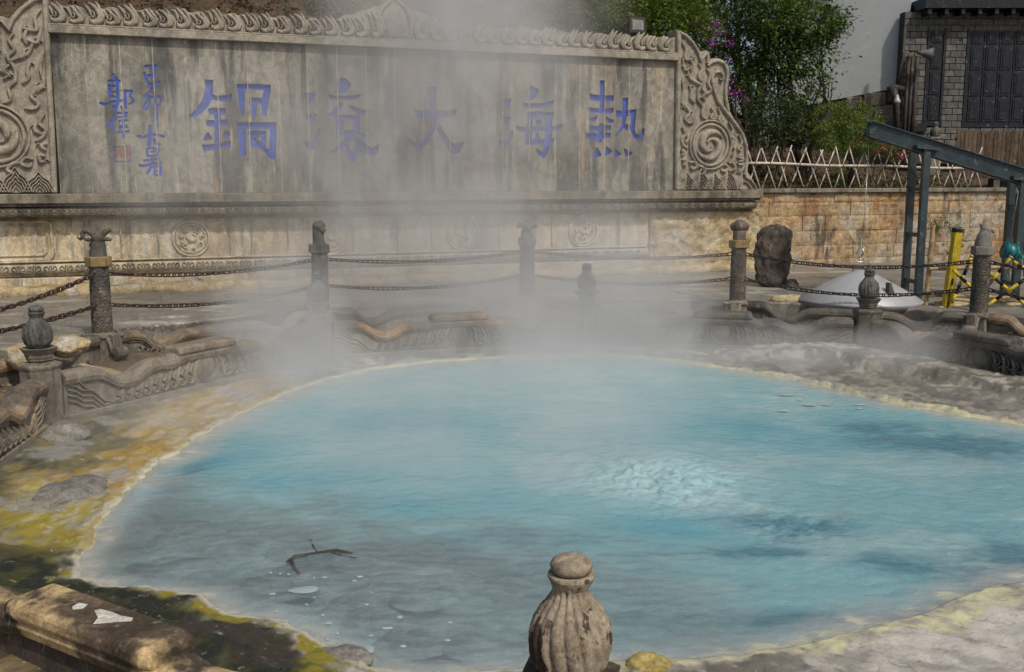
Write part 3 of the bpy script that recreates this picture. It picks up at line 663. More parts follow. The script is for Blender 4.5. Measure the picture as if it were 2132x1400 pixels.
glyph('blue', .018, [([(555,100),(668,95)],28),([(665,95),(655,160),(642,222)],30),([(640,212),(585,202)],28),([(540,172),(560,240),(600,305),(650,297),(703,276)],26)])
glyph('blue', .018, [([(690,300),(630,352),(542,440)],24),([(542,440),(610,432),(560,500),(532,560),(560,585),(592,545),(605,470)],20),([(595,462),(640,442),(700,442),(735,475),(710,525),(650,575)],20),([(655,387),(660,450),(680,560),(684,700),(680,785)],[30,28,24,22,14])])
glyph('blue', .018, [([(468,880),(520,897),(600,868),(690,872),(760,887)],28),([(605,772),(605,880),(592,988)],36),([(650,925),(675,968),(715,975)],28)])
glyph('blue', .018, [([(565,1030),(610,1017),(700,1027)],24),([(568,1030),(577,1108)],24),([(700,1030),(686,1100)],26),([(577,1107),(685,1102)],22),([(612,1058),(660,1052)],16),([(540,1157),(610,1150),(700,1140)],22),([(488,1215),(540,1215),(620,1197),(733,1180)],26),([(630,1115),(636,1200),(600,1262),(572,1300)],28),([(655,1225),(732,1215)],20),([(655,1228),(655,1318)],22),([(725,1222),(722,1318)],24),([(655,1318),(722,1318)],20),([(662,1270),(718,1268)],14)])
glyph('blue', .018, [([(190,192),(222,240)],30),([(142,262),(268,265)],24),([(146,312),(162,440)],26),([(152,322),(220,320)],20),([(238,252),(246,500),(218,588)],32),([(162,385),(228,385)],15),([(160,440),(228,440)],22),([(47,510),(100,528),(180,500),(298,482)],26),([(185,545),(213,588)],24),([(325,372),(332,568)],30),([(322,377),(408,375)],24),([(404,382),(376,430),(423,490),(372,525)],22)])
glyph('blue', .018, [([(205,640),(172,710),(130,768)],26),([(180,722),(180,823)],25),([(286,560),(304,612)],28),([(236,625),(348,620)],24),([(344,622),(338,650)],20),([(242,672),(342,662)],18),([(256,707),(350,705)],18),([(262,705),(260,740)],16),([(256,765),(350,762)],16),([(252,785),(358,785)],14),([(252,840),(364,830)],24),([(272,790),(262,838)],16),([(305,600),(312,895)],25)])
G.append(('seal_frame', 'bluepale', .012, T4, sum([stroke(q, 8) for q in ([(197,1002),(380,1002)],[(380,1002),(388,1168)],[(388,1168),(212,1166)],[(212,1166),(197,1002)])], [])))
G.append(('seal_mark', 'sealred', .012, T4, sum([stroke(q, 7) for q in ([(213,1022),(228,1045),(216,1075),(236,1108)],[(246,1045),(238,1110)],[(252,1025),(284,1022)],[(258,1045),(290,1042)],[(270,1022),(274,1128)],[(252,1066),(290,1064)],[(256,1086),(290,1084)],[(254,1104),(288,1108)],
    [(300,1022),(338,1020)],[(304,1040),(336,1042)],[(318,1020),(320,1128)],[(302,1062),(338,1060)],[(306,1082),(336,1080)],[(302,1102),(340,1100)],[(352,1026),(346,1058),(360,1080),(348,1118)],[(368,1024),(362,1060),(372,1108)])], [])))
JX = [127, 194, 265, 332, 398, 462, 524, 588, 647, 708, 767, 825, 884, 938, 994, 1047, 1102, 1155, 1206, 1257, 1307, 1355, 1400]
JS = [W(x, 398)[0] for x in JX]; JS[0] = SL; JS[-1] = SR
pts, polys, owner = [], [], []
def addpoly(pl, own):
    i0 = len(pts); pts.extend(Vector(p) for p in pl); polys.append(list(range(i0, i0 + len(pl)))); owner.append(own); return len(polys) - 1
for k in range(len(JS) - 1): addpoly([(JS[k] + .004, ZL), (JS[k + 1] - .004, ZL), (JS[k + 1] - .004, ZT), (JS[k] + .004, ZT)], ('slab', k))
shapes = []
for gi, (nm, mt, dep, (ox, oy, sc_), shp) in enumerate(G):
    for sh in shp:
        ids = [addpoly([W(ox + x / sc_, oy + y / sc_) for x, y in pl], None) for pl in sh]
        shapes.append((gi, ids[0], set(ids[1:])))
cedges = [(pl[i], pl[(i + 1) % len(pl)]) for pl in polys for i in range(len(pl))]
ov, oe, of = delaunay_2d_cdt(pts, cedges, [], 0, 1e-5, False)[:3]
pbb = [(min(pts[i].x for i in pl), max(pts[i].x for i in pl), min(pts[i].y for i in pl), max(pts[i].y for i in pl)) for pl in polys]
def inside(k, x, y):
    b_ = pbb[k]
    if x < b_[0] or x > b_[1] or y < b_[2] or y > b_[3]: return False
    pl = polys[k]; r = False; j = len(pl) - 1
    for i in range(len(pl)):
        p, q = pts[pl[i]], pts[pl[j]]
        if (p.y > y) != (q.y > y) and x < (q.x - p.x) * (y - p.y) / (q.y - p.y) + p.x: r = not r
        j = i
    return r
tri_own = []
for f in of:
    cx_ = sum(ov[i].x for i in f) / len(f); cy_ = sum(ov[i].y for i in f) / len(f); g = None
    for gi, o_, hs in shapes:
        if inside(o_, cx_, cy_) and not any(inside(h_, cx_, cy_) for h_ in hs): g = gi; break
    sb = next((k for k in range(len(JS) - 1) if inside(k, cx_, cy_)), None)
    tri_own.append(('g', g) if g is not None else (('s', sb) if sb is not None else None))
edge_f = {}
for fi, f in enumerate(of):
    for i in range(len(f)): edge_f.setdefault(frozenset((f[i], f[(i + 1) % len(f)])), []).append(fi)
parts = {}
def depth_of(o): return G[o[1]][2] if o and o[0] == 'g' else 0.0
for fi, f in enumerate(of):
    o = tri_own[fi]
    if o is None: continue
    mb = parts.setdefault(o, MB()); dd = depth_of(o)
    a = sum((ov[f[i]].x * ov[f[(i + 1) % len(f)]].y - ov[f[(i + 1) % len(f)]].x * ov[f[i]].y) for i in range(len(f)))
    ff = f if a > 0 else f[::-1]
    mb.add([(ov[i].x, dd, ov[i].y) for i in ff], [tuple(range(len(ff)))])
    for i in range(len(ff)):
        p, q = ff[i], ff[(i + 1) % len(ff)]; nb_ = [k for k in edge_f[frozenset((p, q))] if k != fi]
        no = tri_own[nb_[0]] if nb_ else None
        if no == o: continue
        if o[0] == 'g':
            if depth_of(no) < dd: mb.add([(ov[p].x, 0, ov[p].y), (ov[q].x, 0, ov[q].y), (ov[q].x, dd, ov[q].y), (ov[p].x, dd, ov[p].y)], [(0, 1, 2, 3)])
        elif no is None or no[0] == 's':
            mb.add([(ov[p].x, 0, ov[p].y), (ov[q].x, 0, ov[q].y), (ov[q].x, .07, ov[q].y), (ov[p].x, .07, ov[p].y)], [(0, 1, 2, 3)])
for o, mb in parts.items():
    if o[0] == 's': mb.build('stone_slab', M['slab'], wall, loc=(0, 0.002 * math.sin(o[1] * 5.1), 0))
    else: mb.build(G[o[1]][0], M[G[o[1]][1]], wall)
b = MB(); b.box(SL + .01, SR - .01, .071, .35, ZL, ZT)
core = b.build('wall_core', M['mortar'], wall)
b = MB()
for s in JS[1:-1]: b.box(s - .007, s + .007, -.002, .04, ZL, ZT)
b.build('joint_filler', M['mortar'], wall)
b = MB()   # body behind everything, below the ledge
x1 = W(1578, 430, .15)[0]
b.box(-4.5, x1, .02, .5, ZB - .3, ZL - .02); b.build('wall_body', M['plinth'], wall)
# cornice and crest
b = MB(); b.box(SL - .02, SR + .0, -.13, .36, ZT + .004, ZT + .13); b.box(SL, SR, -.09, .34, ZT + .13, ZT + .17); b.build('cornice', M['carve'], wall, bevel=.012)
CX0, CX1 = W(820, 60)[0] - 1.0, W(820, 60)[0] + 1.0; CM = (CX0 + CX1) / 2
top = [(SL, ZT + .17), (SR, ZT + .17)]
nstep = 150; up = []
for i in range(nstep + 1):
    s = SR + (SL - SR) * i / nstep; u = (s - CM)
    h = .27 + .05 * abs(math.sin(s * 11)) + .02 * noise.noise(Vector((s * 5, 0, 0)))
    g = max(0, 1 - abs(u) / 1.05); h += .36 * g ** .8 if g > 0 else 0
    up.append((s, ZT + .17 + h))
b = MB(); b.prism(top + up, -.02, .2); b.build('crest_band', M['carve'], wall, bevel=.01)
def flame_mesh(seed, k=1.0):
    rnd = random.Random(seed); b = MB()
    def rr(v, a=.02): return v + rnd.uniform(-a, a)
    # a curling lobe at the foot, two licking tongues swept to one side
    sp_ = [(.05 + .045 * math.cos(t) * (1 - t / 9), .07 + .05 * math.sin(t) * (1 - t / 9)) for t in [i * .55 for i in range(10)]]
    b.ribbon(sp_, [.035 - .002 * i for i in range(10)], .05, 0)
    b.ribbon([(.02, .05), (.09, .02), (.17, .05), (.19, .12), (rr(.14), .18), (rr(.08), .24), (rr(.03), .29)], [.07, .095, .11, .10, .085, .065, .025], .085)
    b.ribbon([(.15, .03), (.22, .06), (.24, .13), (rr(.20), .20), (rr(.15), .26), (rr(.12), rr(.30))], [.055, .075, .085, .075, .055, .02], .075)
    b.ribbon([(.05, .12), (.03, .18), (-.01, rr(.23)), (-.07, rr(.27))], [.045, .06, .05, .02], .06)
    b.ribbon([(.10, .10), (.10, .15), (.05, .20)], [.03, .035, .01], .085)
    me = b.mesh('flame_carving', M['carve'])
    return me
FL = [flame_mesh(i) for i in range(4)]
s = SL + .02; i = 0
while s < SR - .2:
    if abs(s + .1 - CM) > .32:
        side = 1 if s < CM else -1
        g = max(0, 1 - abs(s - CM) / 1.05); sc_ = (1.12 + .16 * math.sin(i * 3.7)) + .75 * g
        o = link('flame_carving', FL[i % 4], wall, (s + (.24 if side < 0 else 0), -.02, ZT + .175), scale=(side * .98 * (1 + .1 * g), 1, .98 * sc_))
        # tongues sweep towards the outer ends on the left half and the right half alike
    s += .285 + .03 * math.sin(i * 2.1); i += 1
b = MB(); cz = ZT + .17
b.ball((CM, -.04, cz + .33), (.245, .12, .30), 28, 18)
b.ribbon([(CM - .30, cz + .06), (CM - .33, cz + .3), (CM - .24, cz + .55), (CM - .08, cz + .68), (CM, cz + .76)], [.05, .09, .1, .08, .02], .1, -.02)
b.ribbon([(CM + .30, cz + .06), (CM + .33, cz + .3), (CM + .24, cz + .55), (CM + .08, cz + .68), (CM, cz + .76)], [.05, .09, .1, .08, .02], .1, -.02)
for k in range(7):
    x = CM - .3 + .1 * k; b.ribbon([(x + .045 * math.cos(t), cz + .04 + .04 * math.sin(t)) for t in [j * .7 for j in range(9)]], .022, .06, -.03)
b.build('crest_pearl', M['carve'], wall)
# wings
def wing_shapes():
    T = (1400, 50, 4.0); w = lambda pl: [W(T[0] + x / T[2], T[1] + y / T[2], .08) for x, y in pl]
    out = w([(38,45),(75,60),(130,95),(190,160),(235,235),(262,225),(292,218),(315,260),(320,290),(370,283),(420,295),(465,340),(482,400),(475,480),(460,560),(465,640),(485,730),(540,830),(600,920),(632,1020),(635,1140),(628,1225),(670,1290),(700,1340),(705,1385),(30,1385)])
    rib = [(w([(52,70),(110,98),(165,155),(215,235),(235,315),(262,270),(292,238),(290,330)]), .075, .07), (w([(290,350),(330,315),(380,308),(425,325),(455,380),(458,430),(442,520),(442,620),(462,720)]), .085, .07),
           (w([(55,60),(52,500),(45,900),(42,1380)]), .10, .06), (w([(330,470),(340,540),(375,640),(440,730),(520,830),(580,920),(612,1010),(616,1140),(604,1260)]), .085, .075),
           (w([(600,1270),(650,1300),(685,1345),(690,1375)]), .05, .06), (w([(560,1375),(585,1310),(630,1330),(655,1375)]), .03, .05), (w([(330,500),(325,440),(345,405),(390,400),(418,430),(415,465),(392,465),(390,445)]), [.07,.075,.07,.06,.055,.05,.04,.02], .085)]
    fl = []
    F = [[(80,160),(110,215),(100,290),(130,300),(165,290),(155,270)], [(80,285),(90,340),(105,385),(140,370),(180,350)], [(125,390),(150,460),(220,500),(240,530)], [(150,300),(165,350),(150,400)], [(75,460),(90,560),(75,640),(110,690),(140,740),(105,790),(130,825),(180,820)],
         [(140,515),(155,570),(150,620),(185,660)], [(215,330),(240,380),(215,440),(250,490),(215,560),(215,640),(250,690),(240,770),(285,795)], [(285,370),(310,430),(295,500),(320,560),(250,600),(275,640)], [(240,540),(270,580),(235,620)], [(320,700),(345,740),(315,780),(355,800)], [(380,710),(400,760),(385,800),(430,840)],
         [(465,820),(500,880),(480,930),(510,960),(490,1010),(520,1050),(490,1110)], [(550,920),(575,990),(545,1040),(570,1060)], [(530,930),(500,1000),(480,1060)], [(80,860),(105,920),(75,960),(90,1010),(130,1040)], [(110,900),(130,960),(100,990)], [(70,1050),(100,1070),(75,1100)], [(80,1140),(110,1130),(105,1175),(85,1170)],
         [(70,650),(100,700)], [(430,850),(455,870)], [(580,1090),(550,1110),(590,1130),(550,1150)], [(540,1170),(590,1180),(560,1240),(550,1200)],
         [(140,1160),(180,1150),(200,1190),(160,1210),(150,1180)], [(200,1180),(240,1190),(270,1230),(230,1260)], [(390,1190),(430,1170),(460,1200),(430,1230),(400,1215)], [(460,1160),(500,1160),(520,1200),(490,1230)]]
    rnd = random.Random(5)
    for pl in F:
        q = w(pl); k = len(q); wd = [.03 + .05 * math.sin(math.pi * (i + .6) / (k + .2)) for i in range(k)]
        # smooth the line
        sm_ = []; sw = []
        for i in range(k - 1):
            for t in (0, .33, .66):
                p0, p1, p2, p3_ = q[max(i - 1, 0)], q[i], q[i + 1], q[min(i + 2, k - 1)]
                f = lambda a, b_, c_, d_: .5 * (2 * b_ + (c_ - a) * t + (2 * a - 5 * b_ + 4 * c_ - d_) * t * t + (3 * b_ - a - 3 * c_ + d_) * t ** 3)
                sm_.append((f(p0[0], p1[0], p2[0], p3_[0]), f(p0[1], p1[1], p2[1], p3_[1]))); sw.append(lerp(wd[i], wd[i + 1], t))
        sm_.append(q[-1]); sw.append(wd[-1] * .5); fl.append((sm_, sw))
    c = w([(315, 1010)])[0]; r = (w([(485, 1010)])[0][0] - w([(145, 1010)])[0][0]) / 2
    return out, rib, fl, c, r
wo, wrib, wfl, wcen, wr = wing_shapes()
S0 = W(1408, 200, .08)[0]
def wing(mir):
    f = (lambda p: (p[0], p[1])) if not mir else (lambda p: (SL - (p[0] - S0) * 1.08 + .0, p[1]))
    b = MB(); b.prism([f(p) for p in wo], -.06, .30); root = b.build('carved_wing', M['carve'], wall, bevel=.012)
    b = MB()
    for pl, w_, h in wrib: b.ribbon([f(p) for p in pl], w_, h, -.06)
    b.build('raised_border', M['carve'], root)
    b = MB()
    for pl, w_ in wfl: b.ribbon([f(p) for p in pl], w_, .065, -.06)
    rnd = random.Random(3)
    for k in range(46):   # small curls among the flames
        p = rnd.choice(wfl); q = f(p[0][rnd.randrange(len(p[0]))]); sg = rnd.choice((-1, 1)); r0 = rnd.uniform(.03, .05)
        b.ribbon([(q[0] + sg * (.03 + r0 * math.cos(t) * (1 - t / 8)), q[1] + r0 * math.sin(t) * (1 - t / 8)) for t in [j * .75 for j in range(7)]], .024, .055, -.06)
    b.build('flame_relief', M['carve'], root)
    c = f(wcen); b = MB(); ci = lambda r, n=44: [(c[0] + r * math.cos(2 * math.pi * i / n), c[1] + r * 1.02 * math.sin(2 * math.pi * i / n)) for i in range(n)]
    b.ribbon(ci(wr), .05, .07, -.06, closed=True); b.ribbon(ci(wr * .84), .07, .06, -.06, closed=True)
    for ph in (0, math.pi):
        pl, ww = [], []
        for i in range(26):
            t = i / 25; a = ph + .4 + t * 5.2 * (-1 if mir else 1); rr_ = wr * (.66 - .50 * t)
            pl.append((c[0] + rr_ * math.cos(a), c[1] + rr_ * math.sin(a))); ww.append(wr * (.04 + .30 * math.sin(math.pi * min(1, t * 1.25)) ** .7) if t < .8 else wr * .12)
        b.ribbon(pl, ww, .09, -.06)
    b.build('swirl_disc', M['carve'], root)
    b = MB()   # waves along the foot
    zb = W(1500, 395, .08)[1] + .01; xs0 = f((S0 + .12, 0))[0]; xs1 = f((S0 + 1.45, 0))[0]
    for k in range(4):
        x0 = xs0 + (xs1 - xs0) * (k + .5) / 4; hw = abs(xs1 - xs0) / 7.4
        for j in range(5):
            q = 1 - j * .19; hh = (.42 if k % 2 else .34) * q
            b.ribbon([(x0 - hw * q * 1.25, zb), (x0 - hw * q * .8, zb + hh * .55), (x0 - hw * q * .35, zb + hh * .72), (x0, zb + hh), (x0 + hw * q * .35, zb + hh * .72), (x0 + hw * q * .8, zb + hh * .55), (x0 + hw * q * 1.25, zb)], .028, .035 + .01 * (4 - j), -.06)
    b.build('wave_relief', M['carve'], root)
    return root
wing(False); wing(True)
# ledge mouldings
XL = -4.5; XR = W(1590, 400, .34)[0]
b = MB(); b.box(XL, XR, -.34, .3, 2.27, ZL - .004); b.build('ledge', M['ledge'], wall, bevel=.015)
b = MB(); b.box(XL, XR - .03, -.27, .3, 2.225, 2.268); b.tube([(XL, -.18, 2.13), (XR - .09, -.18, 2.13)], .085, 12); b.box(XL, XR - .09, -.14, .3, 2.04, 2.22); b.box(XL, XR - .12, -.10, .3, 1.985, 2.04)
b.build('ledge_moulding', M['ledge'], wall, bevel=.008)
b = MB()
for sg in (-1, 1):
    b.ribbon([(sg * (.042 + .03 * math.cos(t) * (1 - t / 9)), .0 + .045 * math.sin(t) * (1 - t / 9)) for t in [j * .65 for j in range(9)]], .018, .03)
b.ribbon([(-.09, .05), (-.085, -.03), (0, -.055), (.085, -.03), (.09, .05)], .016, .028)
scm = b.mesh('frieze_scroll', M['ledge'])
n = int((XR - XL - .3) / .195)
for k in range(n): link('frieze_scroll', scm, wall, (XL + .15 + k * .195, -.255, 2.135))
# plinth: pilasters, framed panel, roundels and the lower frieze
PR = W(1345, 500, 0)[0]
b = MB()
for px in (118, 150, 252, 330, 480, 525, 600, 735, 830, 900, 1040, 1100, 1150, 1290): s = W(px, 500)[0]; b.box(s - .012, s + .012, -.012 - .0007 * px / 100, .05, 1.30, 1.98)
b.build('plinth_joint', M['mortar'], wall)
xp = W(-40, 500)[0], W(108, 500)[0]; zp_ = W(60, 545)[1] + .02, W(60, 458)[1] - .03
def frame_ribbon(b, x0, x1, z0, z1, w_, h, y=0.0):
    c = .06; pl = [(x0 + c, z0), (x1 - c, z0), (x1, z0 + c), (x1, z1 - c), (x1 - c, z1), (x0 + c, z1), (x0, z1 - c), (x0, z0 + c)]
    b.ribbon(pl, w_, h, y, closed=True)
for (xa, xb) in (xp, (xp[0] - 1.7, xp[0] - .35)):
    b = MB(); frame_ribbon(b, xa, xb, *zp_, .06, .045, .02); frame_ribbon(b, xa + .08, xb - .08, zp_[0] + .08, zp_[1] - .08, .03, .03, .02); b.build('framed_panel', M['plinth'], wall)
def roundel(px, py, seed):
    c = W(px, py); b = MB(); ci = lambda r, n=40: [(c[0] + r * math.cos(2 * math.pi * i / n), c[1] + r * math.sin(2 * math.pi * i / n)) for i in range(n)]
    b.ribbon(ci(.31), .05, .05, .02, closed=True); b.ribbon(ci(.255), .045, .03, .02, closed=True)
    rnd = random.Random(seed)
    for k in range(9):
        a = 2 * math.pi * k / 9 + rnd.uniform(-.2, .2); r = rnd.uniform(.13, .2); sg = rnd.choice((-1, 1)); r0 = rnd.uniform(.035, .055)
        q = (c[0] + r * math.cos(a), c[1] + r * math.sin(a))
        b.ribbon([(q[0] + sg * r0 * math.cos(t + a) * (1 - t / 8), q[1] + r0 * math.sin(t + a) * (1 - t / 8)) for t in [j * .7 for j in range(8)]], .026, .045, .02)
    b.ribbon([(c[0] - .09, c[1] + .04), (c[0] - .02, c[1] - .04), (c[0] + .07, c[1] - .03), (c[0] + .09, c[1] + .06), (c[0] + .02, c[1] + .09)], [.03, .06, .07, .05, .02], .05, .02)
    b.build('roundel', M['plinth'], wall)
for i, (px, py) in enumerate(((398, 497), (690, 494), (963, 487), (1214, 481))): roundel(px, py, i)
b = MB(); b.box(XL, PR, -.07, .3, 1.27, 1.30); b.tube([(XL, -.055, 1.16), (PR, -.055, 1.16)], .085, 12); b.box(XL, PR, -.05, .3, 1.03, 1.09); b.box(XL, PR, -.22, .3, ZB - .1, 1.02)
b.build('base_moulding', M['plinth'], wall, bevel=.01)
n = int((PR - XL) / .25)
for k in range(n): link('frieze_scroll', scm, wall, (XL + .1 + k * .25, -.125, 1.165), scale=(1.25, 1, 1.2))
# low step and sinter that has run down over the foot of the plinth
b = MB(); b.box(XL, PR + 3.2, -.75, -.2, .70, .90); me = b.mesh('sinter_step', M['deposit']); densify(me, .13, 7); rough_mesh(me, .10, 2.3, 4); me.polygons.foreach_set('use_smooth', [True] * len(me.polygons)); link('sinter_step', me, wall)
# encrusted right end of the plinth
b = MB(); b.box(PR + .05, x1 + .1, -.05, .3, .8, 2.0); me = b.mesh('encrusted_face', M['deposit']); densify(me, .07, 8); rough_mesh(me, .07, 3.1, 9); me.polygons.foreach_set('use_smooth', [True] * len(me.polygons)); link('encrusted_face', me, wall)

# flood lamp on the crest
s, z = W(1327, 62, -.1); p = Wp(s, -.10, 0)
fl = thing('flood_lamp', 'small square flood lamp standing on the carved crest, pale glass facing the pool', 'lamp', (p.x, p.y, ZT + .45), WA)
b = MB(); b.box(-.185, .185, -.045, .05, .085, .41); b.build('lamp_housing', M['lamprim'], fl, rot=(R(-6), 0, 0), bevel=.012)
b = MB(); b.box(-.125, .125, -.052, -.040, .15, .35); b.build('lamp_glass', M['glass'], fl, rot=(R(-6), 0, 0))
b = MB(); b.bar((-.185, 0, .24), (-.185, 0, .0), .02, .03); b.bar((.185, 0, .24), (.185, 0, .0), .02, .03); b.bar((-.195, 0, .0), (.195, 0, .0), .03, .02); b.bar((0, 0, 0), (0, 0, -.15), .03); b.build('bracket', M['lamprim'], fl)

# ---------------------------------------------------------------- retaining wall of ashlar blocks
RW0 = XR - .32
rw = thing('retaining_wall', 'orange stained stone block wall right of the screen wall', 'wall', WO, WA)
RZT = 2.47
s_end = W(2104, 470, 0)[0]
b = MB(); b.box(RW0, s_end, .022, .6, .5, RZT - .10); b.build('mortar_bed', M['bmortar'], rw)
courses = [(.55, .90), (.90, 1.21), (1.21, 1.53), (1.53, 1.87), (1.87, 2.17), (2.17, RZT - .10)]
rnd = random.Random(11)
for k, (z0, z1) in enumerate(courses):
    s = RW0 + .02
    while s < s_end - .05:
        w_ = rnd.uniform(.55, 1.0); e = min(s_end, s + w_)
        if s_end - e < .3: e = s_end
        b = MB(); nx_, nz_ = 9, 5; yo = rnd.uniform(-.012, .012); gv = []
        for j in range(nz_ + 1):
            for i in range(nx_ + 1):
                u_, v_ = i / nx_, j / nz_; ed = min(1, 7 * min(u_, 1 - u_, v_, 1 - v_))
                xx, zz = lerp(s + .005, e - .005, u_), lerp(z0 + .004, z1 - .004, v_); q_ = noise.fractal(Vector((xx * 5, zz * 5, 2)), .8, 2.1, 4)
                gv.append((xx + (.012 * noise.noise(Vector((xx * 6, zz * 6, 7))) if 0 < u_ < 1 else .004 * q_), yo - .012 * ed + .022 * q_ * (.3 + .7 * ed) + (.03 * max(0, -noise.noise(Vector((xx * 2.2, zz * 3, 11)))) if z0 < 1.3 else 0), zz))
        gv += [(s + .005, .12, z0 + .004), (e - .005, .12, z0 + .004), (e - .005, .12, z1 - .004), (s + .005, .12, z1 - .004)]; W1 = nx_ + 1; K = W1 * (nz_ + 1)
        b.add(gv, [(j * W1 + i, j * W1 + i + 1, (j + 1) * W1 + i + 1, (j + 1) * W1 + i) for j in range(nz_) for i in range(nx_)] + [tuple(range(W1)) + (K + 1, K), tuple((nz_ * W1) + i for i in range(W1))[::-1] + (K + 3, K + 2), tuple(j * W1 for j in range(nz_ + 1))[::-1] + (K, K + 3), tuple(j * W1 + nx_ for j in range(nz_ + 1)) + (K + 2, K + 1)])
        me = b.mesh('stone_block', M['block'])
        link('stone_block', me, rw); s = e
s = RW0 - .05
while s < s_end:
    e = min(s_end + .05, s + rnd.uniform(1.2, 1.8)); b = MB(); b.box(s + .004, e - .004, -.10 + rnd.uniform(-.01, .01), .45, RZT - .095, RZT); b.build('coping_stone', M['ledge'], rw, bevel=.015); s = e
# ---------------------------------------------------------------- balustrades round the pool
def frame_of(A, B, z0=0.0):
    A, B = Vector((A[0], A[1], z0)), Vector((B[0], B[1], z0)); d = B - A
    return A, math.atan2(d.y, d.x), d.length
def curl(b, x, z, r, w, h, y, sg=1, turns=1.6, tail=None):
    n = 13; pl = [(x + sg * r * math.cos(math.pi * .5 + t * turns * 2 * math.pi) * (1 - t * .85), z + r * math.sin(math.pi * .5 + t * turns * 2 * math.pi) * (1 - t * .85)) for t in [i / n for i in range(n + 1)]]
    b.ribbon(pl, [w * (1 - .5 * i / n) for i in range(n + 1)], h, y)
def comma_mesh(sg, mat):
    b = MB(); curl(b, 0, .095, .07, .036, .05, 0, -sg, 1.5)
    b.ribbon([(sg * .055, .06), (sg * .085, .12), (sg * .075, .18), (sg * .10, .24), (sg * .15, .30)], [.03, .05, .055, .045, .015], .055, 0)
    b.ribbon([(sg * .01, .165), (sg * .03, .21), (sg * .07, .26)], [.03, .03, .012], .04, 0)
    return b.mesh('scroll', mat)
CM_ = {}
INP = [(0, .44), (.085, .44), (.12, .41), (.165, .31), (.20, .285), (.235, .31), (.275, .375), (.31, .40), (.345, .385), (.365, .385), (.395, .42), (.42, .43), (.5, .43)]
OUP = [(0, .46), (.07, .46), (.10, .44), (.155, .31), (.19, .285), (.23, .30), (.27, .36), (.31, .40), (.5, .41)]
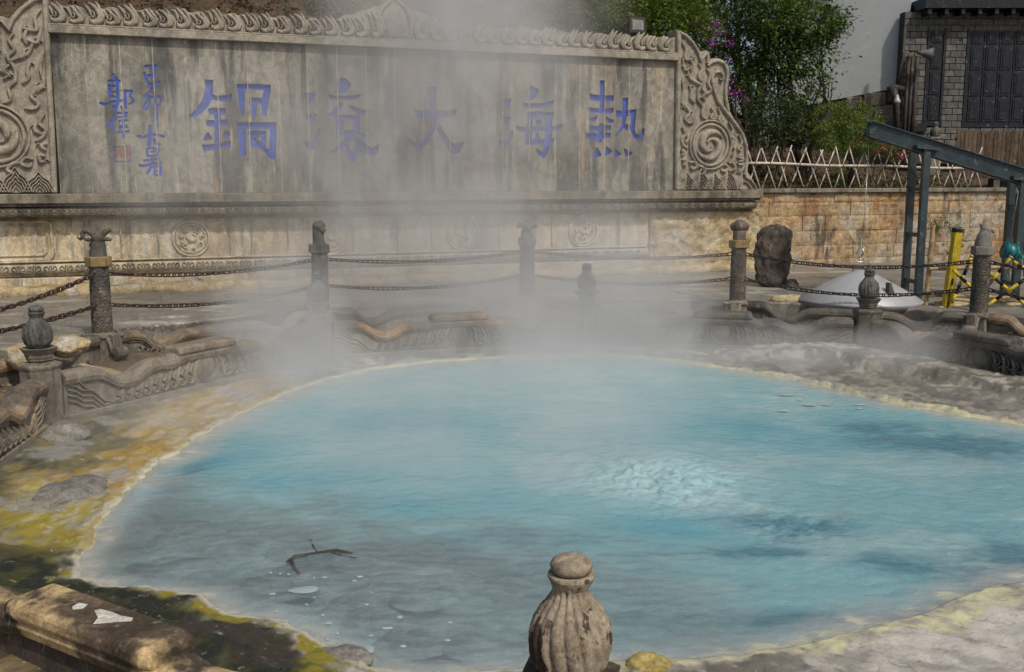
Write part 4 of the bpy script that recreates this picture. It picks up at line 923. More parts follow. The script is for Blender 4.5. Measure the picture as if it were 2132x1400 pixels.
def panel(A, B, z0, label, group, prof, mat, cope, y_thick=.17, full=True, name='carved_balustrade', ins=.19):
    A3, rz, L = frame_of(A, B, z0); k_ = (L - 2 * ins); t = thing(name, label, 'balustrade', A3, rz, group)
    half = [(ins + k_ * u, h) for u, h in prof]; top_ = half + [(L - x, h) for x, h in half[::-1][1:]]
    fine = []
    for i in range(len(top_) - 1):
        for s_ in (0, .25, .5, .75):
            p0, p1, p2, p3_ = top_[max(i - 1, 0)], top_[i], top_[i + 1], top_[min(i + 2, len(top_) - 1)]
            q = lambda j: .5 * (2 * p1[j] + (p2[j] - p0[j]) * s_ + (2 * p0[j] - 5 * p1[j] + 4 * p2[j] - p3_[j]) * s_ ** 2 + (3 * p1[j] - p0[j] - 3 * p2[j] + p3_[j]) * s_ ** 3)
            fine.append((lerp(p1[0], p2[0], s_), q(1)))
    fine.append(top_[-1])
    n = len(fine); b = MB(); yf = -y_thick / 2
    vs = [(x, yy, z) for yy in (yf, -yf) for x, z in fine] + [(x, yy, -.25) for yy in (yf, -yf) for x, z in fine]
    fs = []
    for i in range(n - 1): fs += [(i, i + 1, n + i + 1, n + i), (2 * n + i, 2 * n + i + 1, i + 1, i), (n + i, n + i + 1, 3 * n + i + 1, 3 * n + i)]
    fs += [(0, n, 3 * n, 2 * n), (n - 1, 3 * n - 1, 4 * n - 1, 2 * n - 1)]
    b.add(vs, fs); b.build('panel', M[mat], t)
    b = MB()   # rounded coping that follows the wave
    cw = .055
    prf = [(yf - .035, -.075), (yf - .05, -.03), (yf - .04, .01), (yf * .5, .045), (-yf * .5, .045), (-yf + .04, .01), (-yf + .05, -.03), (-yf + .035, -.075)]
    vs = [(x, py_, z + pz_) for x, z in fine for py_, pz_ in prf]; m_ = len(prf)
    fs = [(i * m_ + j, (i + 1) * m_ + j, (i + 1) * m_ + (j + 1) % m_, i * m_ + (j + 1) % m_) for i in range(n - 1) for j in range(m_)] + [tuple(range(m_)), tuple((n - 1) * m_ + j for j in range(m_))[::-1]]
    b.add(vs, fs, 0, False); me = b.mesh('coping', M[cope]); link('coping', me, t)
    b = MB(); b.box(ins - .05, L - ins + .05, yf - .05, yf + .02, -.2, .055); b.build('base_course', M[mat], t, bevel=.01)
    if prof is INP:
        # heavy capping block on the raised middle
        x0, x1 = ins + k_ * .385, L - ins - k_ * .385
        b = MB(); zz = .43; hexp = [(-.13, 0), (-.15, .025), (-.145, .075), (-.115, .098), (.115, .098), (.145, .075), (.15, .025), (.13, 0)]
        vs = [(x, a_, zz + c_) for x in (x0, x0 + .05, x1 - .05, x1) for a_, c_ in [(p_[0] * (1 if x0 < x < x1 else .86), p_[1] * (1 if x0 < x < x1 else .75)) for p_ in hexp]]
        fs = [(i * 8 + j, (i + 1) * 8 + j, (i + 1) * 8 + (j + 1) % 8, i * 8 + (j + 1) % 8) for i in range(3) for j in range(8)] + [tuple(range(8)), tuple(24 + j for j in range(8))[::-1]]
        b.add(vs, fs); b.build('capping_block', M[cope], t, bevel=.008)
    if not full: return t
    b = MB()
    if prof is INP:
        c = (L / 2, .24); ci = lambda r, nn=30: [(c[0] + r * .92 * math.cos(2 * math.pi * i / nn), c[1] + r * math.sin(2 * math.pi * i / nn)) for i in range(nn)]
        b.ribbon(ci(.172), .03, .03, yf, closed=True); b.ribbon(ci(.145), .022, .03, yf, closed=True); b.ball((c[0], yf, c[1]), (.125, .03, .135), 20, 12)
        b.build('roundel', M[mat], t)
        for sg in (-1, 1):
            key = (sg, mat)
            if key not in CM_: CM_[key] = comma_mesh(-sg, M[mat])
            for k in range(9):
                x = L / 2 + sg * (.30 + .125 * k)
                if abs(x - L / 2) > L / 2 - ins - .55: break
                sc_ = max(.5, 1.02 - .075 * k); link('scroll', CM_[key], t, (x, yf, .05), scale=(sc_, 1, sc_))
            b = MB()   # water lines rising to the post
            for j in range(4):
                d = .055 * j; xe = ins if sg < 0 else L - ins; f = lambda u, z: (xe - sg * u, z)
                b.ribbon([f(.03, .36 - d), f(.12, .33 - d), f(.20, .27 - d), f(.32, .25 - d), f(.40, .18 - d), f(.46, .12 - d), f(.58 - d, .08)], .022, .028, yf)
            b.ribbon([f(.06, .385), f(.15, .385), f(.26, .27), f(.36, .235)], .02, .03, yf)
            b.build('wave_relief', M[mat], t)
    else:
        rnd = random.Random(int(L * 100))
        x = ins + .25
        while x < L - ins - .2:
            z_ = .19 + .05 * math.sin(x * 5); curl(b, x, z_, rnd.uniform(.04, .065), .026, .045, yf, rnd.choice((-1, 1)), 1.3)
            b.ribbon([(x - .10, z_ - .08), (x - .03, z_ - .03), (x + .05, z_ + .05), (x + .10, z_ + .02)], [.012, .03, .03, .01], .04, yf)
            b.ball((x + rnd.uniform(-.05, .05), yf, z_ + rnd.uniform(.05, .1)), (.018, .02, .018), 6, 4); x += rnd.uniform(.10, .15)
        b.build('vine_relief', M[mat], t)
        b = MB(); pts_ = [(x, z - .10) for x, z in fine if ins + .06 < x < L - ins - .06]; b.ribbon(pts_, .016, .02, yf); b.build('inset_line', M[mat], t)
    return t
GI = 'wave topped carved balustrade panels of the inner ring'
def rz_of(i): return INNER[i % len(INNER)]
Z0 = .30
panel(INNER[0], INNER[1], Z0, 'carved panel left of the pool with roundel and spiral scrolls, between two bud posts', GI, INP, 'bal', 'bal')
panel(INNER[1], INNER[2], Z0, 'carved panel behind the far rim with a brownish wavy coping, half lost in steam', GI, INP, 'bal', 'coping')
panel(INNER[2], INNER[3], Z0, 'dark inner carved panel with big ring behind the far right rim of the pool', GI, INP, 'baldark', 'baldark')
panel(INNER[3], INNER[4], Z0, 'dark inner carved panel running off to the right below the winch frame', GI, INP, 'baldark', 'baldark')
panel(INNER[8], INNER[0], Z0, 'inner carved panel at the left edge, nearest the mossy bank, tan coping', GI, INP, 'bal', 'coping')
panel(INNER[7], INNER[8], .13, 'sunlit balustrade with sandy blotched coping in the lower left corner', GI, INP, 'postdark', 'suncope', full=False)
GO = 'brown coped low panels of the outer ring'
OL = ['outer low panel at the left edge behind the first bud post', 'outer low panel between the goat head post and the second chain post', 'outer low panel in steam between the second and third chain posts', 'outer low panel in steam between the third and the dog head post',
      'outer low panel in front of the metal lid', 'outer low panel right of the bird head post']
for i in range(6):
    if i == 5: A_, B_ = OUTER[5], OUTER[6]
    else: A_, B_ = OUTER[i], OUTER[i + 1]
    panel(A_, B_, .33, OL[i], GO, OUP, 'bal' if i < 3 else 'baldark', 'coping' if i < 2 or i > 4 else 'baldark', .15, name='low_panel', ins=.17)

ob = bpy.data.objects['carved_balustrade.005']; bpy.context.view_layer.update(); inv = ob.matrix_world.inverted(); zt_ = .13 + .43 + .098 + .003
for pl in ([(385, 1050), (420, 1032), (465, 1040), (440, 1060), (385, 1066)], [(500, 1072), (530, 1064), (600, 1082), (640, 1100), (705, 1112), (700, 1126), (640, 1130), (560, 1136), (495, 1142), (520, 1110)]):
    vs = [inv @ atZ(x / 2.546, 850 + y / 2.546, zt_) for x, y in pl]; n = len(vs); vs += [v - Vector((0, 0, .006)) for v in vs]
    b = MB(); b.add(vs, [tuple(range(n))] + [(i, (i + 1) % n, n + (i + 1) % n, n + i) for i in range(n)]); b.build('paint_patch', M['whitelichen'], ob)
# bud posts of the inner ring
def bud_fn(tw, n_, amp):
    def f(a, z, r):
        e = sm(0, .05, z) * sm(.335, .25, z); ph = a * n_ + tw * z * 20 + 1.6 * noise.noise(Vector((math.cos(a) * 1.2, math.sin(a) * 1.2, z * 5)))
        c_ = math.cos(ph); return amp * e * (abs(math.cos(ph / 2)) ** .6 * 2 - 1.25) * (r / .13)
    return f
BP = [(.085, 0), (.105, .012), (.122, .04), (.131, .08), (.1345, .12), (.131, .155), (.120, .19), (.103, .22), (.084, .243), (.070, .262), (.061, .28), (.060, .292), (.066, .306), (.073, .320), (.078, .332), (.077, .341), (.066, .345), (.05, .343)]
bp = []
for i in range(len(BP) - 1):
    for k in range(4): bp.append((lerp(BP[i][0], BP[i + 1][0], k / 4), lerp(BP[i][1], BP[i + 1][1], k / 4)))
bp.append(BP[-1])
def finial_meshes(mat, hi):
    b = MB(); b.lathe(bp, 168 if hi else 84, fn=bud_fn(1, 18, .0085)); bud = b.mesh('bud', M[mat])
    rough_mesh(bud, .0045, 13, 2)
    b = MB(); b.lathe([(.045, -.012), (.060, -.004), (.068, .006), (.070, .018), (.066, .032), (.052, .045), (.030, .053), (.008, .055)], 40); kn = b.mesh('knob', M[mat]); rough_mesh(kn, .0035, 14, 5)
    b = MB(); b.lathe([(.075, -.012), (.092, -.004), (.098, .008), (.088, .016)], 40); cl = b.mesh('collar', M[mat])
    return bud, kn, cl
FM = {k: finial_meshes(k, k == 'finial') for k in ('finial', 'finial2')}
def tray_mesh(mat):
    b = MB(); b.lathe([(.10, -.145), (.125, -.13), (.125, -.11), (.135, -.10), (.135, -.075), (.175, -.02), (.185, -.008), (.18, -.006), (.10, -.012)], 6, smooth=False); return b.mesh('tray', M[mat], .004)
def column_mesh(mat):
    b = MB(); b.lathe([(.19, -1.15), (.19, -.22), (.205, -.20), (.205, -.17), (.15, -.15), (.10, -.145)], 6, smooth=False, rot=.26); return b.mesh('column', M[mat], .008)
PM = {k: (tray_mesh(k), column_mesh(k)) for k in ('bal', 'baldark', 'postdark')}
BL = ['bud topped post at the left edge, its dark ribbed bud below the rusty chain', 'bud topped post in front of the second chain post, left of the steam', 'faint bud topped post lost in the steam right of the third chain post', 'bud topped post in front of the silver metal lid']
def bud_post(pos, label, fm, pm, rz=0.0, rescale=1.0):
    t = thing('bud_post', label, 'post', (pos[0], pos[1], FZ), rz, 'bud topped posts of the inner ring')
    bd, kn, cl = FM[fm]; a = link('bud', bd, t, scale=(rescale,) * 3); link('knob', kn, t, (0, 0, .352 * rescale), scale=(rescale,) * 3); link('collar', cl, t, (0, 0, .0))
    link('tray', PM[pm][0], t); link('column', PM[pm][1], t); return t
for i in range(4): bud_post(INNER[i], BL[i], 'finial2', 'bal' if i < 2 else 'baldark', .4 * i + .2)
bud_post(INNER[7], 'big sandy bud topped post at the bottom centre, closest to the viewer', 'finial', 'postdark', .30)

# ---------------------------------------------------------------- chain posts with animal heads
def shaft_fn(a, z, r):
    v = z / .082; row = math.floor(v); u = a / (2 * math.pi) * 7 + .5 * (row % 2); fu = (u - math.floor(u)) - .5; fv = v - row
    q = math.sqrt((fu * 1.9) ** 2 + (fv * .9 - .0) ** 2)
    rip = math.cos(q * 15.0); return .0075 * rip * (1 if q < .95 else .2) - (.010 if .86 < q < 1.0 else 0)
b = MB(); b.lathe([(.117 - .006 * i / 110, .80 * i / 110) for i in range(111)] + [(.104, .80), (.116, .812), (.116, .83), (.09, .83)], 112, fn=lambda a, z, r: shaft_fn(a, z, r) if .01 < z < .79 else 0)
SHAFT = b.mesh('shaft', M['post'])
b = MB(); b.lathe([(.125, .828), (.155, .840), (.158, .845), (.158, .945), (.152, .955), (.09, .957)], 6, smooth=False, rot=.3); CAP6 = b.mesh('cap_block', M['cap'], .005)
b = MB(); b.box(-.16, .16, -.16, .16, -.55, -.03); b.box(-.18, .18, -.18, .18, -.03, .012); b.lathe([(.135, .0), (.14, .02), (.12, .035)], 24); PED = b.mesh('pedestal', M['bal'], .01)
b = MB(); b.tube([(-.07, -.30, -.20), (.07, -.30, -.20)], .075, 18, up=Vector((0, 1, 0))); b.box(-.06, .06, -.26, -.15, -.42, .02); b.tube([(-.06, -.17, -.02), (-.06, -.22, -.12), (-.06, -.24, -.2)], .03, 8); b.tube([(.06, -.17, -.02), (.06, -.22, -.12), (.06, -.24, -.2)], .03, 8)
BRK = b.mesh('scroll_bracket', M['bal'], .004)
def head(kind):
    b = MB(); U = .00107
    P = lambda x, z, y=0: ((x - 335) * U, y, .957 + (430 - z) * U)
    if kind == 'goat':
        b.tube([P(335, 440), P(335, 400), P(343, 330), P(350, 270)], [.105, .10, .088, .078], 16); b.ball(P(352, 225), (.082, .09, .078))
        b.tube([P(300, 195), P(250, 150), P(200, 140), P(172, 172), P(176, 218), P(148, 243), P(108, 214)], [.036, .036, .032, .030, .026, .020, .010], 10)
        b.ball(P(238, 245), (.052, .025, .022)); b.tube([P(320, 260, .06), P(270, 290, .09), P(225, 330, .11)], [.06, .05, .035], 12)
        b.tube([P(395, 190), P(440, 155), P(496, 128)], [.036, .036, .022], 10); b.ball(P(460, 240), (.055, .026, .026)); 
    elif kind == 'tall':
        b.tube([P(335, 440), P(330, 380), P(325, 300), P(335, 210)], [.10, .085, .082, .09], 16); b.ball(P(340, 190), (.095, .11, .075)); b.tube([P(345, 215, -.03), P(400, 240, -.05), P(430, 262, -.05)], [.06, .045, .03], 12); b.ball(P(300, 175, .03), (.03, .03, .06)); b.ball(P(360, 160, .03), (.03, .03, .055))
    elif kind == 'ox':
        b.tube([P(335, 440), P(335, 380), P(335, 320)], [.11, .10, .095], 16); b.ball(P(335, 250), (.115, .11, .085)); b.tube([P(335, 215), P(320, 160)], [.045, .02], 10)
        for s_ in (-1, 1): b.tube([P(335 + s_ * 85, 215), P(335 + s_ * 125, 235), P(335 + s_ * 132, 300)], [.035, .034, .016], 10)
        b.tube([P(335, 250, -.05), P(335, 300, -.13)], [.07, .05], 12)
    elif kind == 'dog':
        b.tube([P(335, 440), P(335, 380), P(335, 310)], [.10, .098, .10], 16); b.ball(P(335, 235), (.118, .12, .10)); b.tube([P(335, 255, .05), P(320, 285, .14)], [.07, .05], 12)
        for s_ in (-1, 1): b.tube([P(335 + s_ * 80, 195), P(335 + s_ * 108, 230), P(335 + s_ * 105, 300)], [.03, .04, .022], 10)
    elif kind == 'bird':
        b.tube([P(335, 440), P(335, 380), P(345, 300), P(355, 240)], [.115, .11, .095, .07], 18); b.ball(P(365, 215), (.075, .075, .06)); b.tube([P(410, 220), P(450, 240), P(462, 275)], [.035, .02, .008], 8)
        b.tube([P(310, 200), P(300, 150), P(320, 145), P(350, 165), P(390, 185)], [.03, .035, .032, .03, .02], 10)
    me = b.mesh('animal_head', M['capgrey'] if kind == 'bird' else M['post']); return me
KIND = ['tall', 'goat', 'tall', 'ox', 'dog', 'bird', 'ox']
PL = ['horned chain post at the far left, out of the picture', 'chain post at the left crowned by a ram head with curling horns', 'chain post crowned by a slim upright animal head beside the left steam plume', 'chain post in thick steam crowned by a head with hanging ears',
      'chain post crowned by a round dog head left of the dark standing rock', 'chain post crowned by a grey bird head in front of the yellow poles', 'chain post beyond the right edge']
posts = []
for i in range(7):
    x, y = OUTER[i]; t = thing('chain_post', PL[i], 'post', (x, y, OZ), math.atan2(CEN.y - y, CEN.x - x) + math.pi / 2, 'chain posts with animal heads')
    link('pedestal', PED, t); link('scroll_bracket', BRK, t); link('shaft', SHAFT, t)
    cp = CAP6
    if KIND[i] in ('bird', 'ox', 'tall'): cp = CAP6.copy(); cp.materials[0] = M['capgrey'] if KIND[i] == 'bird' else M['post']
    link('cap_block', cp, t); h = link('animal_head', head(KIND[i]), t, rot=(0, 0, -t.rotation_euler.z))
    rm = h.modifiers.new('merge', 'REMESH'); rm.mode = 'VOXEL'; rm.voxel_size = .009; rm.use_smooth_shade = True
    sm_ = h.modifiers.new('soft', 'SMOOTH'); sm_.iterations = 1
    posts.append(t)
# chains
b = MB(); lw, ll = .024, .032
cpts = [(ll + lw * math.cos(a), lw * math.sin(a), 0) for a in [R(-90 + 22.5 * k) for k in range(9)]] + [(-ll + lw * math.cos(a), lw * math.sin(a), 0) for a in [R(90 + 22.5 * k) for k in range(9)]]
b.tube(cpts, .0095, 6, closed=True); LINK = {'rust': b.mesh('link', M['rust'])}; LINK['iron'] = LINK['rust'].copy(); LINK['iron'].materials[0] = M['iron']
def chain(A, B, sag, mat, label):
    A, B = Vector(A), Vector(B); t = thing('chain', label, 'chain', A, 0, 'iron chains between the animal posts'); D = B - A; n = int(D.length * 1.01 / .078)
    P_ = lambda u: D * u - Vector((0, 0, sag * 4 * u * (1 - u)))
    for k in range(n):
        u = (k + .5) / n; q = P_(u); d = (P_(u + .01) - P_(u - .01)).normalized()
        m = d.to_track_quat('X', 'Z').to_matrix().to_4x4() @ Matrix.Rotation(R(45 + 90 * (k % 2)) + .25 * math.sin(k * 2.7), 4, 'X')
        o = link('link', LINK[mat], t); o.matrix_local = Matrix.Translation(q) @ m
    return t
CHU = [('upper rusty chain falling to the left edge from the ram post', 'lower rusty chain falling to the left edge, passing behind the first bud'), ('upper rusty chain between the ram post and the slim head post', 'lower rusty chain between the ram post and the slim head post'),
       ('upper rusty chain between the second and third chain posts', 'lower rusty chain between the second and third chain posts'), ('upper chain from the steamy post to the dog head post', 'lower chain from the steamy post to the dog head post'),
       ('upper black chain between the dog head and bird head posts', 'lower black chain between the dog head and bird head posts, across the lid'), ('upper black chain right of the bird head post', 'lower black chain right of the bird head post')]
for i in range(6):
    A, B = Vector((*OUTER[i], 0)), Vector((*OUTER[i + 1], 0)); d = (B - A).normalized() * .10
    for k, (h, sg) in enumerate(((OZ + .74, .09), (OZ + .36, .11))):
        sg = sg * ((1.6 if k == 0 else .8) if i == 0 else 1.5 if i >= 4 else 1)
        dz = (-.12 if k == 0 else .0) if i == 0 else 0
        chain(A + d + Vector((0, 0, h + dz * 2)), B - d + Vector((0, 0, h)), sg, 'rust' if i < 4 else 'iron', CHU[i][k])

# ---------------------------------------------------------------- loose stones, foam
def rock(name, label, cat, mat, loc, size, seed, rot=0.0, sub=4, amp=.22):
    me = bpy.data.meshes.new(name); bm = bmesh.new(); bmesh.ops.create_icosphere(bm, subdivisions=sub, radius=1.0)
    for v in bm.verts:
        p = v.co.copy(); q = noise.fractal(p * 1.3 + Vector((seed, 0, seed)), .9, 2.1, 4); v.co = p * (1 + amp * q)
        v.co.x *= size[0]; v.co.y *= size[1]; v.co.z *= size[2]
    for f in bm.faces: f.smooth = True
    bm.to_mesh(me); bm.free(); me.materials.append(M[mat])
    o = link(name, me, None, loc, (0, 0, rot)); tag(o, label, cat); return o
p = atZ(138, 905, .3); rock('boulder', 'grey crusted boulder on the mud at the foot of the left bud post', 'rock', 'greyrock', (p.x, p.y, .28), (.24, .20, .14), 3)
p = atZ(1350, 1392, .2); rock('boulder', 'small yellowish boulder at the bottom edge, right of the big bud post', 'rock', 'yelrock', (p.x, p.y, .20), (.115, .09, .075), 8, sub=5)
p = atZ(1810, 745, .3); rock('boulder', 'flat grey stone at the foot of the bud post before the lid', 'rock', 'greyrock', (p.x, p.y, .30), (.35, .2, .09), 13)
p = atZ(700, 735, .33); rock('boulder', 'pale stone at the foot of the second bud post', 'rock', 'greyrock', (p.x, p.y, .28), (.22, .18, .10), 17)
p = atZ(60, 1005, .2); 
p = atZ(150, 1025, .22); rock('boulder', 'flat grey sinter boss among the mustard crust on the left bank', 'rock', 'greyrock', (p.x, p.y, .19), (.30, .42, .10), 21, .3)
p = atZ(718, 1365, .22); rock('boulder', 'white crusted stone at the mossy lip near the bottom edge', 'rock', 'greyrock', (p.x, p.y, .20), (.15, .10, .07), 31, -.4)
# standing rock
sd_ = 18.4; p = atY(1606, 586, sd_)
me = bpy.data.meshes.new('standing_rock'); bm = bmesh.new(); bmesh.ops.create_icosphere(bm, subdivisions=5, radius=1)
for v in bm.verts:
    q = v.co.copy(); z = (q.z + 1) / 2
    w_ = lerp(.24, .33, sm(0, .35, z)) * lerp(1, .62, sm(.75, 1, z)); n_ = noise.fractal(q * 1.6 + Vector((4, 2, 1)), .8, 2.2, 5)
    h_ = math.sqrt(q.x ** 2 + q.y ** 2) + 1e-6; s_ = min(1, h_ * 1.5)
    v.co = Vector((q.x / h_ * s_ * w_ * (1 + .25 * n_) + .05 * z, q.y / h_ * s_ * .17 * (1 + .3 * n_), z * 1.17 * (1 + .05 * n_) - .03))
for f in bm.faces: f.smooth = True
bm.to_mesh(me); bm.free(); me.materials.append(M['rock'])
tag(link('standing_rock', me, None, (p.x, p.y, .76)), 'tall dark brown upright rock standing before the stained wall', 'rock')
rock('boulder', 'little dark rock at the right foot of the standing rock', 'rock', 'rock', (p.x + .33, p.y - .1, .80), (.14, .1, .12), 41)
for k, (px, py, D, sz, lb) in enumerate(((1640, 640, 16.4, (.34, .22, .10), 'tan broken slab lying left of the metal lid'), (1990, 650, 15.9, (.55, .25, .09), 'pale slab lying under the yellow pole'), (2090, 640, 16.2, (.6, .3, .10), 'pale slab lying at the foot of the right gantry legs'),
        (60, 735, 10.9, (.28, .22, .16), 'yellow white sinter lump behind the first bud post'), (140, 715, 11.3, (.24, .2, .12), 'yellow white sinter lump between the first bud post and the ram post'))):
    p = atY(px, py, D); rock('stone_lump', lb, 'rock', 'deposit', (p.x, p.y, .76 if k < 3 else p.z - .03), sz, 50 + k, k * .7)
# driftwood in the shallows
b = MB(); Q = [(596, 1172), (616, 1160), (660, 1152), (700, 1148), (734, 1152)]; q3 = [atZ(x, y, WZ) for x, y in Q]
b.tube([(v.x, v.y, WZ + .004) for v in q3], [.008, .024, .013, .026, .006], 8, squash=.4); q2 = [atZ(x, y, WZ) for x, y in [(604, 1166), (612, 1182), (622, 1196)]]; b.tube([(v.x, v.y, WZ + .004) for v in q2], [.016, .010, .014], 8, squash=.4); q5 = [atZ(x, y, WZ) for x, y in [(660, 1150), (652, 1138), (646, 1124)]]; b.tube([(v.x, v.y, WZ + .002) for v in q5], [.008, .006, .003], 6, squash=.4); q6 = [atZ(x, y, WZ) for x, y in [(690, 1152), (722, 1160), (748, 1163)]]; b.tube([(v.x, v.y, WZ + .001) for v in q6], [.010, .012, .005], 6, squash=.4)
tag(b.build('drift_branch', M['rock']), 'dark bent twig lying in the shallow grey water near the front left', 'branch')
# foam
N = NT('foam'); N.b.inputs['Base Color'].default_value = (.29, .36, .38, 1); N.b.inputs['Roughness'].default_value = .6; N.l(N.bump(N.voro((1, 1, 1), 90), .6, .006), N.b.inputs['Normal'])
M['foam'] = N.mat
def foam_patch(b, px, py, rx, ry, seed, tail=0.0):
    c = atZ(px, py, WZ); nn = 26; vs = [(c.x, c.y, WZ + .019)]
    for ring_, zz in ((.55, .022), (1, .0145)):
        for k in range(nn):
            a = 2 * math.pi * k / nn; r = ring_ * (1 + .22 * noise.noise(Vector((math.cos(a) * 1.4, math.sin(a) * 1.4, seed)))); dx = -tail * max(0, -math.cos(a)) ** 2
            vs.append((c.x + rx * r * math.cos(a) + dx * ring_, c.y + ry * r * math.sin(a) + dx * .35 * ring_, zz + WZ))
    fs = [(0, 1 + k, 1 + (k + 1) % nn) for k in range(nn)] + [(1 + k, 1 + nn + k, 1 + nn + (k + 1) % nn, 1 + (k + 1) % nn) for k in range(nn)]
    b.add(vs, fs, 0, True)
for px, py, rx, ry, tl, lb in ((642, 1232, .062, .055, .06, 'largest drop shaped foam patch floating in the front left shallows'), (766, 1358, .034, .062, 0, 'upright oval foam patch floating beside the mossy lip at the bottom'),
                               (806, 1313, .036, .014, 0, 'flat foam streak floating left of the big bud post'), (832, 1290, .018, .018, 0, 'small round foam patch just above the flat streak')):
    b = MB(); foam_patch(b, px, py, rx, ry, px * .01, tl); tag(b.build('foam_patch', M['foam']), lb, 'foam', 'foam patches in the front shallows')
b = MB(); rnd = random.Random(4)
for k in range(34):
    if k < 24: px, py, s_ = 640 + rnd.uniform(-80, 320), rnd.uniform(1190, 1370), rnd.uniform(.004, .012)
    else: px, py, s_ = rnd.uniform(1620, 1810), rnd.uniform(815, 862), rnd.uniform(.015, .05)
    foam_patch(b, px, py, s_ * rnd.uniform(1, 2), s_ * rnd.uniform(.5, 1), k)
tag(b.build('foam', M['foam']), kind='stuff')

# ---------------------------------------------------------------- metal lid, gantry, winch, barriers
LC = atY(1789, 640, 16.15); lz = .80
lid = thing('metal_lid', 'large silver cone shaped metal lid standing behind the balustrade', 'lid', (LC.x, LC.y, lz))
b = MB(); b.lathe([(.90, -.08), (.945, .0), (.945, .02), (.55, .245), (.18, .44), (.06, .472), (.01, .474)], 64, smooth=True); b.build('cone', M['lid'], lid)
b = MB(); b.lathe([(.84, -.12), (.84, .02)], 48); b.build('rim', M['lid'], lid)
b = MB(); b.tube([(-.12, 0, .42), (-.12, 0, .57), (-.10, 0, .60), (.10, 0, .60), (.12, 0, .57), (.12, 0, .42)], .014, 8); b.build('handle', M['chrome'], lid)
p = atY(1858, 640, 15.55)
b = MB(); b.prism([(-.11, 0), (.11, 0), (-.075, .42), (-.11, .42)], -.05, .05); tag(b.build('stone_fin', M['baldark'], None, (p.x, p.y, .72), (0, 0, .3), bevel=.006), 'dark wedge of stone leaning against the lid, right of the bud post', 'stone')
gan = thing('lifting_gantry', 'dark blue grey steel lifting frame with a sloping beam over the lid', 'gantry', (0, 0, 0))
def leg_pair(qa, qb, za, zb, rungs):
    for q, zt in ((qa, za), (qb, zb)):
        b = MB(); b.bar((q[0], q[1], .76), (q[0], q[1], zt), .11, .10, up=Vector((0, 1, 0))); b.build('leg', M['steel'], gan, bevel=.006)
        b = MB(); b.box(q[0] - .1, q[0] + .1, q[1] - .1, q[1] + .1, .755, .775); b.build('foot_plate', M['steel'], gan)
    for z in rungs: b = MB(); b.bar((qa[0], qa[1], z), (qb[0], qb[1], z), .07, .06); b.build('rung', M['steel'], gan)
def at_z_px(px, D): return atY(px, 500, D)
a1 = atY(1918, 500, 16.4); a0 = atY(1890, 500, 17.0)
A1, A0 = (a1.x, a1.y), (a0.x, a0.y)
c1_ = atY(2121, 500, 16.1); c0_ = atY(2098, 500, 16.7); C1, C0 = (c1_.x, c1_.y), (c0_.x, c0_.y)
zt = lambda px, py, D: atY(px, py, D).z
ztop1, ztop2 = zt(1930, 303, 16.4), zt(2118, 368, 16.1)
leg_pair(A0, A1, ztop1, ztop1, (1.05, 1.80, 2.52)); leg_pair(C0, C1, ztop2, ztop2, (1.05, 2.25))
tip, end = atY(1806, 268, 16.75), atY(2190, 388, 16.1)
dirb = (end - tip).normalized()
for k, off in enumerate((-.09, .09)):
    b = MB(); o_ = Vector((.0, off, 0)); u_ = Vector((0, 0, 1))
    b.bar(tip + o_, end + o_, .02, .24); b.bar(tip + o_ + u_ * .12, end + o_ + u_ * .12, .10, .02); b.bar(tip + o_ - u_ * .12, end + o_ - u_ * .12, .10, .02); b.build('beam', M['steel'], gan, bevel=.003)
b = MB(); b.bar(tip + Vector((.06, -.12, -.05)), tip + Vector((.06, .12, -.05)), .13, .08); b.tube([tip + Vector((.05, -.1, -.13)), tip + Vector((.05, .1, -.13))], .05, 14); b.build('pulley', M['steel'], gan)
for q, zz in ((Vector((*A1, 0)), ztop1), (Vector((*C1, 0)), ztop2)):
    b = MB(); b.bar(Vector((q.x, q.y, zz - .02)) - Vector((.18, 0, 0)), Vector((q.x, q.y, zz - .02)) + Vector((.18, 0, -.04)), .16, .05); b.build('bracket', M['steel'], gan)
cab = MB(); ht = Vector((LC.x, LC.y, lz + .60)); cab.tube([tip + Vector((.04, 0, -.15)), ht + Vector((0, 0, .22))], .005, 5); tag(cab.build('lift_cable', M['chrome']), 'thin steel cable hanging from the gantry tip to the lid handle', 'cable')
b = MB(); b.tube([ht + Vector((0, 0, .22)), ht + Vector((.02, 0, .14)), ht + Vector((0, 0, .09))], .018, 8); b.tube([ht + Vector((0, .0, .09)), ht + Vector((.035, 0, .04)), ht + Vector((0, 0, -.02)), ht + Vector((-.035, 0, .02)), ht + Vector((-.015, 0, .06))], .01, 8)
tag(b.build('hook', M['chrome']), 'small steel hook on the lid handle', 'hook')
wp = atY(2104, 523, 15.95); wi = thing('winch', 'teal hand winch bolted to the right gantry legs', 'winch', wp)
b = MB(); b.tube([(-.10, -.03, .02), (.06, -.03, -.02)], .115, 24, up=Vector((0, 1, 0))); b.tube([(-.115, -.03, .024), (-.10, -.03, .02)], .135, 24); b.tube([(.03, -.03, -.01), (.05, -.03, -.014)], .135, 24); b.build('drum', M['teal'], wi)
b = MB(); b.box(-.02, .13, -.08, .06, -.14, .05); b.tube([(.06, -.08, -.03), (.06, -.13, -.03)], .05, 14, up=Vector((1, 0, 0))); b.build('gearbox', M['teal'], wi, bevel=.02, seg=2)
b = MB(); b.tube([(.10, -.1, -.05), (.12, -.16, -.10), (.16, -.16, -.12)], .016, 8); b.tube([(.15, -.16, -.10), (.16, -.17, -.38)], .02, 8); b.build('crank_handle', M['teal'], wi)
b = MB(); b.tube([(-.02, 0, .1), (.10, .1, .9), tuple(Vector(end) - Vector(wp) + Vector((-.55, 0, -.02)))], .005, 5); tag(b.build('lift_cable', M['chrome'], None, wp), 'thin steel cable rising from the teal winch to the beam', 'cable')
